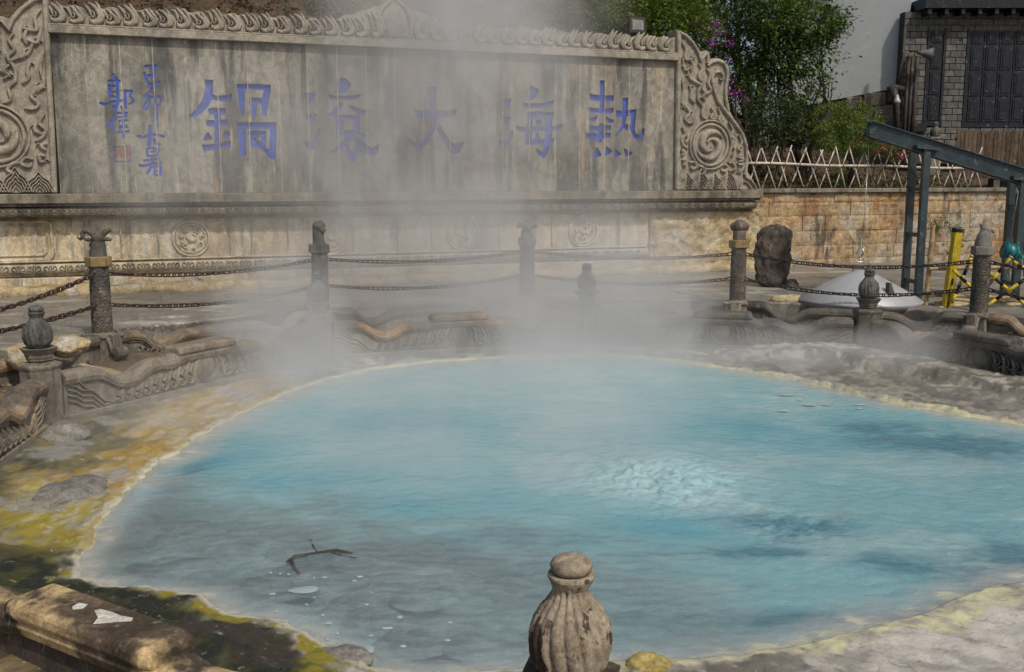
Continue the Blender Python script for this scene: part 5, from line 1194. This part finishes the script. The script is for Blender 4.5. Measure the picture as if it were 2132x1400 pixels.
# barrier posts and poles
def pole(name, pa, pb, r, mat, label, cat, group=None, n=14, joints=0):
    t = thing(name, label, cat, pa, 0, group); d = Vector(pb) - Vector(pa); L = d.length
    pts_, rr_ = [], []
    k = max(joints, 1)
    for i in range(k):
        for u, e in ((0, 1.12), (.04, 1.0), (.5, .98), (.96, 1.0)): pts_.append(d * ((i + u) / k)); rr_.append(r * (e if joints else 1))
    pts_.append(d); rr_.append(r * (1.1 if joints else 1)); b = MB(); b.tube(pts_, rr_, n); b.build('cane' if joints else 'shaft', M[mat], t); return t
BG = 'bamboo poles of the barrier'
x0 = atY(1926, 655, 15.8); x1 = atY(1943, 470, 15.8)
bm_ = [pole('bamboo_post', (x0.x, x0.y, .74), x1, .036, 'bamboo', 'upright bamboo post left of the yellow pole', 'post', BG, joints=5)]
for py0, py1, lb in ((560, 553, 'upper horizontal bamboo rail behind the bird head post'), (614, 622, 'lower horizontal bamboo rail behind the bird head post')):
    a_, b_ = atY(1934, py0, 15.72), atY(2200, py1 + 2, 15.72); pole('bamboo_rail', a_, b_, .030, 'bamboo', lb, 'rail', BG, joints=7)
yp0, yp1 = atY(1969, 655, 15.55), atY(1994, 482, 15.55); yp = thing('yellow_pole', 'leaning yellow hexagonal pole with a black cap', 'pole', (yp0.x, yp0.y, .70))
d = yp1 - Vector((yp0.x, yp0.y, .70)); b = MB(); b.tube([(0, 0, 0), d], .082, 6, smooth=False, up=Vector((.2, 1, 0))); b.build('shaft', M['yellow'], yp, bevel=.004)
b = MB(); b.tube([d * .985, d * 1.035], .088, 6, smooth=False, up=Vector((.2, 1, 0))); b.build('cap', M['black'], yp, bevel=.008)
b = MB(); b.bar(d * .34 + Vector((0, -.085, 0)), d * .42 + Vector((0, -.085, 0)), .03, .02); b.bar(d * .02 + Vector((-.02, -.084, 0)), d * .30 + Vector((-.02, -.084, 0)), .012, .012); b.build('slot', M['black'], yp)
SG = 'black and yellow striped poles of the folding barrier'
def striped(qa, qb, D, label):
    a_, b_ = atY(*qa, D), atY(*qb, D); t = thing('striped_pole', label, 'pole', a_, 0, SG); d = b_ - a_; n = 5
    for i in range(n):
        b = MB(); b.tube([d * (i / n), d * ((i + 1) / n)], .026, 10); b.build('band', M['yellow' if i % 2 == 0 else 'black'], t)
    b = MB(); b.tube([d, d + d.normalized() * .02], .035, 12); b.build('end_cap', M['lid'], t)
striped((1982, 632), (2023, 535), 15.4, 'short striped pole rising to the white cap left of the bird head post')
striped((1985, 563), (2050, 625), 15.3, 'striped pole falling behind the left side of the bird head post')
striped((2050, 640), (2165, 560), 15.35, 'striped pole crossing low right of the bird head post, rising right')
striped((2040, 615), (2104, 537), 15.28, 'striped pole rising to the white cap just below the winch')
striped((2052, 562), (2140, 640), 15.42, 'striped pole falling to the right of the bird head post')
striped((2110, 545), (2150, 570), 15.5, 'striped pole end at the right edge below the winch')
# ---------------------------------------------------------------- bank and hillside behind the walls
def L2W(s, y, z): return WO + WE * s - WN * y + Vector((0, 0, z))     # y: metres behind the face of the wall
def bank_h(s, y):
    a = sm(12.3, 10.3, s)
    gard = 2.36 + .07 * y + .30 * max(0, y - 5.5) * sm(17.5, 15.5, s) + .20 * max(0, y - 3) * sm(15.5, 18.5, s) * sm(14, 6, y)
    hill = 3.4 + .78 * y
    h = lerp(gard, hill, a) + max(0, y - 9) * .25 * sm(18, 14, s)
    return h + .14 * nz(s, y, .7, 3) + .05 * nz(s, y, 2.6, 5)
b = MB(); vs = []; NSX, NSY = 200, 90
for j in range(NSY + 1):
    y = .36 + 45 * (j / NSY) ** 1.7
    for i in range(NSX + 1):
        s = -16 + 52 * i / NSX
        z = bank_h(s, y) if s > 11.3 or y > .37 else 0
        vs.append((s, y, max(2.3, z)))
b.add(vs, [(j * (NSX + 1) + i, j * (NSX + 1) + i + 1, (j + 1) * (NSX + 1) + i + 1, (j + 1) * (NSX + 1) + i) for j in range(NSY) for i in range(NSX)], 0, True)
o = b.build('hillside', M['soil'], None, WO, (0, 0, WA)); tag(o, kind='structure')

# ---------------------------------------------------------------- foliage
def leaves(centres, n, size, seed, clump=.16, per=26, droop=.3, aspect=.5, shell=.55):
    rnd = random.Random(seed); vs = []; fs = []
    wts = [r[0] * r[1] * r[2] for c, r in centres]; cur = []
    for k in range(max(1, n // per)):
        c, r = rnd.choices(centres, wts)[0]
        d = Vector((rnd.gauss(0, 1), rnd.gauss(0, 1), rnd.gauss(0, 1))).normalized() * rnd.uniform(shell, 1.0) ** .6
        d *= 1 + .22 * noise.noise(d * 2.2 + Vector((seed, 0, 0)))
        cc = Vector((c[0] + d.x * r[0], c[1] + d.y * r[1], c[2] + d.z * r[2])); out = Vector((d.x, d.y, d.z * .6 + .25)).normalized()
        cl = clump * rnd.uniform(.6, 1.3)
        for _ in range(int(per * rnd.uniform(.5, 1.4))):
            p = cc + Vector((rnd.gauss(0, cl), rnd.gauss(0, cl), rnd.gauss(0, cl * .7)))
            a = (out + Vector((rnd.gauss(0, .6), rnd.gauss(0, .6), rnd.gauss(0, .5) - droop))).normalized()
            up = (Vector((rnd.gauss(0, .45), rnd.gauss(0, .45), 1)) + out * .3).normalized(); sd = a.cross(up)
            if sd.length < .05: continue
            sd.normalize(); nn = sd.cross(a); L = size * rnd.uniform(.6, 1.25); w = L * aspect * .5
            i0 = len(vs); vs += [p, p + a * L * .45 + sd * w + nn * L * .07, p + a * L - nn * L * .1, p + a * L * .45 - sd * w + nn * L * .07]
            fs.append((i0, i0 + 1, i0 + 2, i0 + 3))
    return vs, fs
def leaf_obj(name, mat, vf, parent=None, loc=None):
    me = bpy.data.meshes.new(name); me.from_pydata(vf[0], [], vf[1]); me.materials.append(M[mat]); return link(name, me, parent, loc)
def limbs(b, base, tops, r0, seed, wob=.12):
    rnd = random.Random(seed)
    for tp_ in tops:
        d = Vector(tp_) - Vector(base); pl = [Vector(base) + d * t + Vector((rnd.gauss(0, wob) * math.sin(t * 3.1), rnd.gauss(0, wob) * math.sin(t * 3.1), wob * math.sin(t * 3))) for t in (0, .15, .3, .5, .7, .85, 1)]
        b.tube(pl, [r0 * (1 - .82 * t) for t in (0, .15, .3, .5, .7, .85, 1)], 7)
        for k in range(5):
            t = rnd.uniform(.35, .9); q = Vector(base) + d * t; e = q + Vector((rnd.gauss(0, .4), rnd.gauss(0, .3), rnd.uniform(.1, .6))); b.tube([q, (q + e) / 2 + Vector((0, 0, .05)), e], [r0 * .35, r0 * .22, .006], 5)
def gz(p):   # ground height of the bank under a world point
    d = Vector((p[0], p[1], 0)) - WO; return bank_h(d.dot(WE), -d.dot(WN))
def tree(name, label, px, D, blobs, n, size, mat, seed, r0=.06, group=None, cat='tree', mix2=None, aspect=.5, clump=.17, crown='crown', stems=3, shell=.55):
    """blobs: (px, py, rx_px, ry_px) seen at distance D; they become ellipsoids with real depth"""
    base = atY(px, 380, D); base.z = gz(base) - .05
    t = thing(name, label, cat, base, 0, group); cs = []
    for bx, by, rx, ry in blobs:
        c = atY(bx, by, D); k = D / F; cs.append(((c.x - base.x, random.Random(bx).uniform(-.2, .5), c.z - base.z), (rx * k, rx * k * .85, ry * k)))
    m1 = n if not mix2 else int(n * .65)
    leaf_obj(crown, mat, leaves(cs, m1, size, seed, clump, aspect=aspect, shell=shell), t)
    if mix2: leaf_obj(crown, mix2, leaves([((c[0], c[1], c[2] + .08), r) for c, r in cs], n - m1, size, seed + 50, clump, aspect=aspect, shell=.8), t)
    rnd = random.Random(seed); b = MB(); tops = []
    for c, r in (cs * 3)[:max(stems, len(cs))]: tops.append((c[0] + rnd.uniform(-.4, .4) * r[0], c[1] + rnd.uniform(-.4, .4) * r[1], c[2] + rnd.uniform(0, .5) * r[2]))
    limbs(b, (0, 0, 0), tops, r0, seed); b.build('trunk', M['bark'], t)
    return t
tree('garden_tree', 'leafy young tree with bright hanging leaves in front of the white house wall', 1672, 25.8, [(1670, 45, 85, 50), (1600, 40, 60, 55), (1745, 32, 34, 24), (1640, 120, 62, 52), (1705, 105, 46, 38), (1672, 180, 48, 30), (1735, 170, 20, 12), (1650, 215, 34, 18)], 12500, .115, 'leaftree', 1, mix2='leafdark', stems=8)
tree('round_bush', 'round clipped green bush between the lattice fence and the house', 1770, 25.2, [(1745, 262, 58, 44), (1795, 257, 52, 40), (1775, 285, 78, 36)], 15000, .055, 'leafhedge', 2, r0=.03, cat='bush', mix2='leafyel', clump=.07, shell=.8)
tree('flowering_bush', 'low bush with pink and red flowers behind the lattice fence', 1835, 24.6, [(1830, 302, 42, 22), (1870, 318, 34, 20)], 2600, .05, 'leafhedge', 3, r0=.02, cat='bush', mix2='leafpink', clump=.07)
tree('dark_shrub', 'dark shady shrub left of the round bush', 1620, 25.4, [(1615, 245, 55, 40), (1660, 260, 42, 40), (1590, 275, 40, 30)], 7500, .07, 'leafdark', 4, r0=.03, cat='shrub', clump=.10)
tree('bougainvillea', 'shrub with magenta blossom beside the peaked carved wing', 1500, 26.0, [(1490, 80, 46, 44), (1520, 150, 50, 50), (1545, 190, 40, 40), (1470, 40, 50, 30)], 7000, .08, 'leafdark', 5, r0=.03, cat='shrub', mix2='leaftree')
for k, (bx, by, rr_, n_) in enumerate(((1500, 62, .20, 90), (1488, 84, .16, 60), (1512, 92, .12, 34), (1520, 180, .20, 80), (1536, 200, .14, 40), (1447, 50, .12, 26), (1465, 70, .25, 30), (1510, 118, .12, 10), (1548, 210, .1, 14))):
    c = atY(bx, by, 25.2); leaf_obj('blossom', 'magenta', leaves([((0, 0, 0), (rr_, rr_, rr_ * .8))], n_, .06, 60 + k, .05, per=9, aspect=.9), bpy.data.objects['bougainvillea'], c - bpy.data.objects['bougainvillea'].location)
tree('hill_bush', 'yellow green bush behind the flood lamp on the crest', 1330, 25.5, [(1300, 30, 95, 52), (1390, 40, 80, 52), (1220, 40, 75, 48), (1445, 75, 45, 40)], 20000, .085, 'leafhedge', 6, cat='bush', mix2='leafyel', clump=.15)
tree('hill_bush', 'brownish green bush half veiled by steam right of the crest pearl', 1120, 25.5, [(1130, 35, 80, 50), (1050, 35, 60, 42), (1190, 30, 60, 42)], 13000, .08, 'leafdry', 7, cat='bush', mix2='leafhedge', clump=.18, shell=.3)
tree('dark_tree', 'dark dense tree at the top edge behind the magenta shrub', 1560, 31, [(1540, 10, 120, 70), (1600, -60, 130, 80), (1480, -40, 110, 70), (1560, 110, 80, 60), (1430, 0, 90, 60), (1360, -20, 100, 60), (1530, 170, 70, 70), (1620, 150, 60, 60)], 13000, .15, 'leafdark', 8, r0=.16, clump=.3)
BGT = 'dark trees on the slope behind the inscribed wall'
for k, (px, D, bl, m2, lb) in enumerate(((250, 33, [(200, -40, 190, 90), (320, -10, 150, 80)], 'leafdry', 'dark slope tree at the top left above the ram post'), (560, 34, [(520, -60, 180, 85), (640, -40, 150, 80)], 'leafdry', 'dark slope tree above the golden pot character'),
        (860, 34, [(860, -60, 170, 90)], 'leafdark', 'dark slope tree above the crest pearl'), (1130, 34, [(1080, -45, 170, 90), (1200, -30, 130, 85)], 'leafdark', 'dark slope tree above the right half of the crest'), (1330, 34, [(1320, -50, 170, 95)], 'leaftree', 'dark slope tree above the flood lamp'), (1720, 40, [(1700, -50, 150, 130), (1850, -120, 200, 120)], 'leafdark', 'dark tree rising behind the white house wall'))):
    tree('slope_tree', lb, px, D, bl, 8000, .17, 'leafdark', 20 + k, r0=.15, group=BGT, mix2=m2, clump=.3)
def cover(name, s0, s1, y0, y1, n, size, mats, seed, hgt=.25, dens=None):
    rnd = random.Random(seed); out = {m: ([], []) for m in mats}
    for k in range(n // 9):
        s, y = rnd.uniform(s0, s1), rnd.uniform(y0, y1)
        if noise.noise(Vector((s * .9, y * .9, seed))) < rnd.uniform(-.5, .2): continue
        c = L2W(s, y, bank_h(s, y)); m = rnd.choice(mats)
        v, f = leaves([((c.x, c.y, c.z + hgt * rnd.uniform(.1, .9)), (.08, .08, hgt * .5))], 9, size, k + seed * 1000, .07, per=9, shell=.1)
        i0 = len(out[m][0]); out[m][0].extend(v); out[m][1].extend([tuple(i + i0 for i in q) for q in f])
    for m in mats:
        if out[m][1]: tag(leaf_obj(name, m, out[m]), kind='stuff')
cover('undergrowth', 11.2, 20.3, .7, 3.4, 11000, .085, ['leafhedge', 'leafdark', 'leafdry', 'leafdry'], 31, .22)
cover('undergrowth', 12, 19, 3.4, 9, 6000, .11, ['leafdark', 'leafdry'], 32, .4)
cover('hillside_scrub', -3, 12.5, 2.6, 14, 26000, .12, ['leafdry', 'leafdry', 'leafdark'], 33, .35)
# bare twigs on the slope, and dry stems
b = MB(); rnd = random.Random(8)
for k in range(420):
    s, y = rnd.uniform(-2, 11.5), rnd.uniform(3.2, 7.5); c = L2W(s, y, bank_h(s, y) - .02); e = c + Vector((rnd.gauss(0, .35), rnd.gauss(0, .2), rnd.uniform(.3, 1.0)))
    b.tube([c, (c + e) / 2 + Vector((rnd.gauss(0, .06), 0, 0)), e], [.009, .007, .003], 4, caps=False)
tag(b.build('dry_twigs', M['twig']), kind='stuff')
b = MB(); q0, q1 = atY(758, 18, 24.5), atY(868, 18, 24.9); b.bar(q0, q1, .35, .07); tag(b.build('pale_slab', M['mortar'], bevel=.01), 'thin pale slab lying on the brown slope left of the crest pearl', 'slab')

# ---------------------------------------------------------------- bamboo lattice fence on the bank
lf = thing('lattice_fence', 'bleached bamboo lattice fence along the top of the block wall', 'fence', WO, WA); rnd = random.Random(12)
fs0, fs1 = W(1572, 340, -.9)[0], W(2035, 340, -.9)[0]; npair = 16; FYY = .95
for k in range(npair + 1):
    s = fs0 + (fs1 - fs0) * k / npair
    for sg in (-1, 1):
        gz0 = 2.36; h = rnd.uniform(.98, 1.10); b = MB(); lean = .22 + rnd.uniform(-.03, .04); cx_ = s + rnd.uniform(-.03, .03) + sg * .03
        a_, e_ = Vector((cx_ - sg * lean, FYY + sg * .025, gz0)), Vector((cx_ + sg * lean * .85, FYY + sg * .025, gz0 + h))
        b.tube([a_, a_.lerp(e_, .33), a_.lerp(e_, .36), a_.lerp(e_, .68), e_], [.017, .016, .019, .015, .014], 7); b.build('cane', M['palebamboo'], lf)
for yy in (-.055, .055):
    b = MB(); pl = [(fs0 - .3 + (fs1 - fs0 + .5) * t, FYY + yy, 3.03 - .10 * t + .012 * math.sin(t * 14)) for t in [i / 16 for i in range(17)]]; b.tube(pl, .03, 8); b.build('rail', M['palebamboo'], lf)
for k in range(0, npair + 1): s = fs0 + (fs1 - fs0) * k / npair; b = MB(); b.tube([(s + .012 * math.cos(t), FYY + .09 * math.cos(t), 3.03 - .10 * (k / npair) + .05 * math.sin(t)) for t in [j * .63 for j in range(10)]], .008, 5, closed=True, up=Vector((1, 0, 0))); b.build('binding', M['black'], lf)
of_ = thing('old_fence', 'leaning sticks of an older bamboo fence in shade under the tree', 'fence', atY(1570, 200, 27.2)); o0 = Vector(of_.location); rnd = random.Random(3)
for k in range(6):
    p0_, p1_ = atY(1545 + k * 17, 212, 27.2), atY(1532 + k * 17 + rnd.uniform(-6, 6), 160, 27.2); p0_.z = min(p0_.z, gz(p0_)) - .1; b = MB(); b.tube([p0_ - o0, p1_ - o0], .022, 6); b.build('cane', M['palebamboo'], of_)
b = MB(); b.tube([atY(1545, 182, 27.1) - o0, atY(1640, 200, 27.1) - o0], .03, 7); b.build('rail', M['palebamboo'], of_)

# ---------------------------------------------------------------- house: plastered gable wall and brick front
hs = thing('grey_brick_house', 'old house with grey white plaster wall, grey brick front and dark navy shutters', 'house', atY(1878, 300, 29.5)); H0 = Vector(hs.location)
def pl_pts(seq): return [Vector(atY(x, y, D)) - H0 for x, y, D in seq]
# plaster wall with real thickness
A, B = atY(1630, 226, 31.0), atY(1884, 230, 29.6); A3, rz, L = frame_of(A, B)
hp = link('plaster_wall', None, hs) if False else None
def loc_in(t, v): return v
pw = MB(); k0 = atY(1560, 250, 35.0).z; zb0 = atY(1630, 228, 31.0).z + .3; zb1 = atY(1882, 180, 29.6).z; zt0 = zb0 + 6.5
dx = (B - A); dx.z = 0; ux = dx.normalized(); uy = Vector((-ux.y, ux.x, 0)); base0 = Vector((A.x, A.y, 0))
def lw(x, y, z): return base0 + ux * x + uy * y + Vector((0, 0, z)) - H0
xm = 0 * (atY(1700, 216, 32.6) - A).length * .98
Lw = dx.length
pts8 = [lw(0, 0, zb0 - .3), lw(Lw, 0, zb1), lw(Lw, 0, zt0), lw(0, 0, zt0), lw(0, .3, zb0 - .3), lw(Lw, .3, zb1), lw(Lw, .3, zt0), lw(0, .3, zt0)]
pw.add(pts8, [(0, 1, 2, 3), (7, 6, 5, 4), (0, 4, 5, 1), (1, 5, 6, 2), (2, 6, 7, 3), (3, 7, 4, 0)]); pw.build('plaster_wall', M['plaster'], hs)
rnd = random.Random(9); b = MB(); b.add([lw(0, .05, 2.2), lw(Lw, .05, 2.2), lw(Lw, .05, zb1 - .01), lw(0, .05, zb0 - .31), lw(0, .3, 2.2), lw(Lw, .3, 2.2), lw(Lw, .3, zb1 - .01), lw(0, .3, zb0 - .31)], [(0, 1, 2, 3), (7, 6, 5, 4), (0, 4, 5, 1), (1, 5, 6, 2), (2, 6, 7, 3), (3, 7, 4, 0)]); b.build('stone_footing', M['bmortar'], hs)
for r_ in range(3):
    x = 1.6 + rnd.uniform(0, .3)
    while x < Lw - .1:
        w_ = rnd.uniform(.35, .7); e = min(Lw, x + w_); ztop = lerp(zb0 - .3, zb1, (x + w_ / 2) / Lw) - .02 - r_ * .40; m_ = MB()
        q = [lw(x + .02, -.06 + rnd.uniform(-.03, .03), ztop - .38), lw(e - .02, -.06, ztop - .38), lw(e - .02, -.06, ztop), lw(x + .02, -.06, ztop), lw(x + .02, .1, ztop - .38), lw(e - .02, .1, ztop - .38), lw(e - .02, .1, ztop), lw(x + .02, .1, ztop)]
        m_.add(q, [(0, 1, 2, 3), (7, 6, 5, 4), (0, 4, 5, 1), (1, 5, 6, 2), (2, 6, 7, 3), (3, 7, 4, 0)]); m_.build('stone', M['rubble'], hs, bevel=.035); x = e
# brick front: local frame from the corner running right, slightly away from the viewer
BD = 29.3
bx0, bx1 = atY(1874, 200, BD).x, atY(2290, 200, BD).x; bz0, bz1 = atY(1900, 318, BD).z, atY(1900, 25, BD).z; BY = BD
f2 = lambda x, y, z: Vector((x, y, z)) - H0
b = MB(); b.box(bx0 - H0.x, bx1 - H0.x, BY + .03 - H0.y, BY + .35 - H0.y, bz0 - .3 - H0.z, bz1 - H0.z); b.build('brick_backing', M['bmortar'], hs)
openings = []
for (xa, xb, ya, yb) in ((1931, 1971, 60, 263), (2014, 2150, 60, 266)): openings.append((atY(xa, ya, BD).x, atY(xb, ya, BD).x, atY(xa, yb, BD).z, atY(xa, ya, BD).z))
bl_, bh_ = .325, .172; brm = MB(); brm.box(-bl_ / 2 + .008, bl_ / 2 - .008, -.03, .06, -bh_ / 2 + .008, bh_ / 2 - .008); brick_me = brm.mesh('brick', M['brick'], .008)
brh = MB(); brh.box(-bl_ / 4 + .008, bl_ / 4 - .008, -.03, .06, -bh_ / 2 + .008, bh_ / 2 - .008); half_me = brh.mesh('brick', M['brick'], .008)
z = bz0 + bh_ / 2; row = 0; cnt = 0; far = MB()
while z < bz1:
    x = bx0 + bl_ / 4 + (bl_ / 4 if row % 2 else 0)
    x = bx0 + (0 if row % 2 else -bl_ / 2)
    while x < bx1:
        xa, xb = max(x, bx0), x + bl_; segs = [(xa, xb)]
        for (oa, ob, oz0, oz1) in openings:
            if oz0 < z < oz1:
                ns = []
                for (p_, q_) in segs:
                    if q_ <= oa or p_ >= ob: ns.append((p_, q_))
                    else:
                        if p_ < oa - .04: ns.append((p_, oa))
                        if q_ > ob + .04: ns.append((ob, q_))
                segs = ns
        for (p_, q_) in segs:
            if q_ - p_ < .05: continue
            w_ = q_ - p_; sx = w_ / bl_; pos = Vector(((p_ + q_) / 2, BY + rnd.uniform(-.006, .006), z)) - H0
            if z < atY(1900, 70, BD).z and (p_ + q_) / 2 < atY(2135, 100, BD).x and cnt < 290: link('brick', brick_me, hs, pos, scale=(sx, 1, 1)); cnt += 1
            else: far.box(pos.x - w_ / 2 + .008, pos.x + w_ / 2 - .008, pos.y - .03, pos.y + .03, pos.z - bh_ / 2 + .008, pos.z + bh_ / 2 - .008)
        x += bl_
    z += bh_; row += 1
tag(far.build('brickwork', M['brick'], hs), kind='stuff')
for oi, (oa, ob, oz0, oz1) in enumerate(openings):
    fr_ = MB(); q = lambda x, y, z_: (x - H0.x, y - H0.y, z_ - H0.z)
    a_, c_ = q(oa, BY, oz0), q(ob, BY, oz1)
    fr_.box(a_[0], a_[0] + .07, a_[1] - .05, a_[1] + .02, a_[2], c_[2]); fr_.box(c_[0] - .07, c_[0], a_[1] - .05, a_[1] + .02, a_[2], c_[2]); fr_.box(a_[0] + .07, c_[0] - .07, a_[1] - .05, a_[1] + .02, a_[2], a_[2] + .08)
    w_ = fr_.build('window', M['shutter'], hs, bevel=.006)
    nlf = 1 if oi == 0 else 4; lwid = (c_[0] - a_[0] - .14) / nlf
    for k in range(nlf):
        xl = a_[0] + .07 + k * lwid; m_ = MB(); m_.box(xl + .006, xl + lwid - .006, a_[1] - .02, a_[1] + .01, a_[2] + .08, c_[2])
        zz = a_[2] + .16
        while zz < c_[2] - .3:
            hh = .62; m_.box(xl + .06, xl + lwid - .06, a_[1] - .045, a_[1] - .015, zz, min(zz + hh, c_[2] - .05)); m_.box(xl + .11, xl + lwid - .11, a_[1] - .06, a_[1] - .04, zz + .06, min(zz + hh - .06, c_[2] - .1)); zz += hh + .08
        m_.build('shutter', M['shutter'], w_, bevel=.006)
b = MB(); e0 = Vector((bx0 + .35, BY - .55, atY(1900, 25, BD).z + .02)) - H0; b.box(e0.x, bx1 + .5 - H0.x, e0.y, BY + 3 - H0.y, e0.z, e0.z + .3); b.build('roof_eave', M['shutter'], hs)
for k in range(14): b = MB(); x = bx0 + .5 + k * .45 - H0.x; b.bar((x, BY - .5 - H0.y, e0.z - .08), (x, BY - H0.y + .02, e0.z - .08), .10, .14); b.build('rafter', M['shutter'], hs)
# pipes at the corner, loudspeaker, lamp, meter box
b = MB()
for px, dd, r_ in ((1881, -.18, .055), (1890, -.16, .05), (1898, -.2, .06)): b.tube([Vector((atY(px, 200, BD).x, BD + dd, bz0 - .2)) - H0, Vector((atY(px, 200, BD).x + .02, BD + dd, bz1 - 1.2)) - H0], r_, 10)
b.build('drainpipe', M['pipe'], hs)
b = MB(); b.tube([pl_pts([(1850, 188, 28.9)])[0], pl_pts([(1862, 182, 28.9)])[0], pl_pts([(1882, 186, 28.9)])[0]], [.10, .09, .07], 10); b.tube([pl_pts([(1884, 60, 29.0)])[0], pl_pts([(1880, 120, 29.0)])[0], pl_pts([(1868, 172, 28.9)])[0]], .045, 8); b.tube([pl_pts([(1860, 184, 28.85)])[0], pl_pts([(1866, 215, 28.85)])[0], pl_pts([(1868, 285, 28.85)])[0]], [.11, .09, .07], 10); b.build('rainwater_pipe', M['pipe'], hs)
sp_ = pl_pts([(1922, 111, 28.6)])[0]; ls = thing('loudspeaker', 'small grey horn loudspeaker fixed near the first shutter', 'loudspeaker', sp_ + H0)
b = MB(); b.tube([(-.16, 0, .02), (-.05, 0, .01), (.10, 0, -.01), (.22, 0, -.02)], [.05, .07, .11, .17], 20, up=Vector((0, 1, 0))); b.build('horn', M['speaker'], ls); b = MB(); b.tube([(-.12, 0, 0), (-.12, .35, .1), (-.12, .62, .1)], .02, 6); b.build('bracket', M['pipe'], ls)
gp = pl_pts([(1868, 207, 28.6)])[0]; gl_ = thing('gooseneck_lamp', 'small grey metal lamp under the pipe elbow at the house corner', 'lamp', gp + H0); b = MB(); b.lathe([(.10, -.10), (.085, -.03), (.05, .03), (.03, .12)], 16); b.build('lamp_shade', M['lid'], gl_)
b = MB(); q = Vector((atY(1910, 266, BD).x, BD, atY(1910, 266, BD).z)) - H0; b.box(q.x - .22, q.x + .22, q.y - .12, q.y - .031, q.z - .12, q.z + .12); b.build('meter_box', M['shutter'], hs, bevel=.01)
# picket fence and stone newel in front of the house
pf = thing('picket_fence', 'weathered brown board fence below the dark shutters at the right edge', 'fence', atY(1998, 343, 26.5)); P0 = Vector(pf.location)
k0_, k1_ = atY(1990, 300, 26.5).x, atY(2200, 300, 26.5).x; n = int((k1_ - k0_) / .105); rnd = random.Random(15)
for k in range(n):
    x = k0_ + k * .105 - P0.x; zt_ = atY(2000, 272, 26.5).z - P0.z + rnd.uniform(-.03, .03) ; m_ = MB(); m_.prism([(x + .006, -.35), (x + .098, -.35), (x + .098, zt_ - .04), (x + .052, zt_), (x + .006, zt_ - .04)], -.012 + rnd.uniform(-.01, .01), .012); m_.build('board', M['picket'], pf)
b = MB(); b.box(k0_ - P0.x, k1_ - P0.x, .02, .07, .1, .18); b.box(k0_ - P0.x, k1_ - P0.x, .02, .07, .6, .68); b.build('rail', M['picket'], pf)
nw = atY(1946, 300, 26.8); t = thing('stone_newel', 'small stone post with a bud top in front of the house', 'post', nw)
b = MB(); b.box(-.13, .13, -.13, .13, -.8, .12); b.box(-.16, .16, -.16, .16, .12, .17); b.build('column', M['balustrade'] if 'balustrade' in M else M['bal'], t, bevel=.01); link('bud', FM['finial2'][0], t, (0, 0, .17), scale=(.95,) * 3); link('knob', FM['finial2'][1], t, (0, 0, .17 + .335), scale=(.95,) * 3)
# stair with stone rails climbing behind the gantry
st = thing('stone_stair', 'dark stone stair rail climbing to the right behind the gantry beam', 'stair', atY(2110, 392, 26.6)); S0_ = Vector(st.location)
qa, qb = atY(2075, 345, 26.6) - S0_, atY(2240, 430, 25.6) - S0_
b = MB(); b.bar(qa, qb, .16, .12); b.build('handrail', M['baldark'], st, bevel=.01)
for k in range(6): p_ = qa.lerp(qb, k / 5); b = MB(); b.box(p_.x - .08, p_.x + .08, p_.y - .08, p_.y + .08, p_.z - 1.0, p_.z + .0); b.build('baluster', M['baldark'], st, bevel=.01)
b = MB(); vs_ = [qa + Vector((0, .12, -.1)), qb + Vector((.3, .12, -.1)), qb + Vector((.3, .12, -2.0)), qa + Vector((0, .12, -2.0))]; vs_ += [v + Vector((0, .3, 0)) for v in vs_]; b.add(vs_, [(0, 1, 2, 3), (7, 6, 5, 4), (0, 4, 5, 1), (1, 5, 6, 2), (2, 6, 7, 3), (3, 7, 4, 0)]); b.build('stair_wall', M['baldark'], st)
# small ferns growing out of the joints of the block wall
for k, (px, py, n_, lb) in enumerate(((1955, 462, 150, 'tuft of fern high in the block wall joints behind the yellow pole'), (1985, 505, 260, 'green fern hanging on the block wall between yellow pole and bird post'))):
    s, z = W(px, py, .05); c = Wp(s, .04, z); o = leaf_obj('fern', 'leafhedge', leaves([((0, 0, 0), (.28, .08, .14 if k == 0 else .32))], n_, .085, 70 + k, .06, per=12), None, c); tag(o, lb, 'plant')
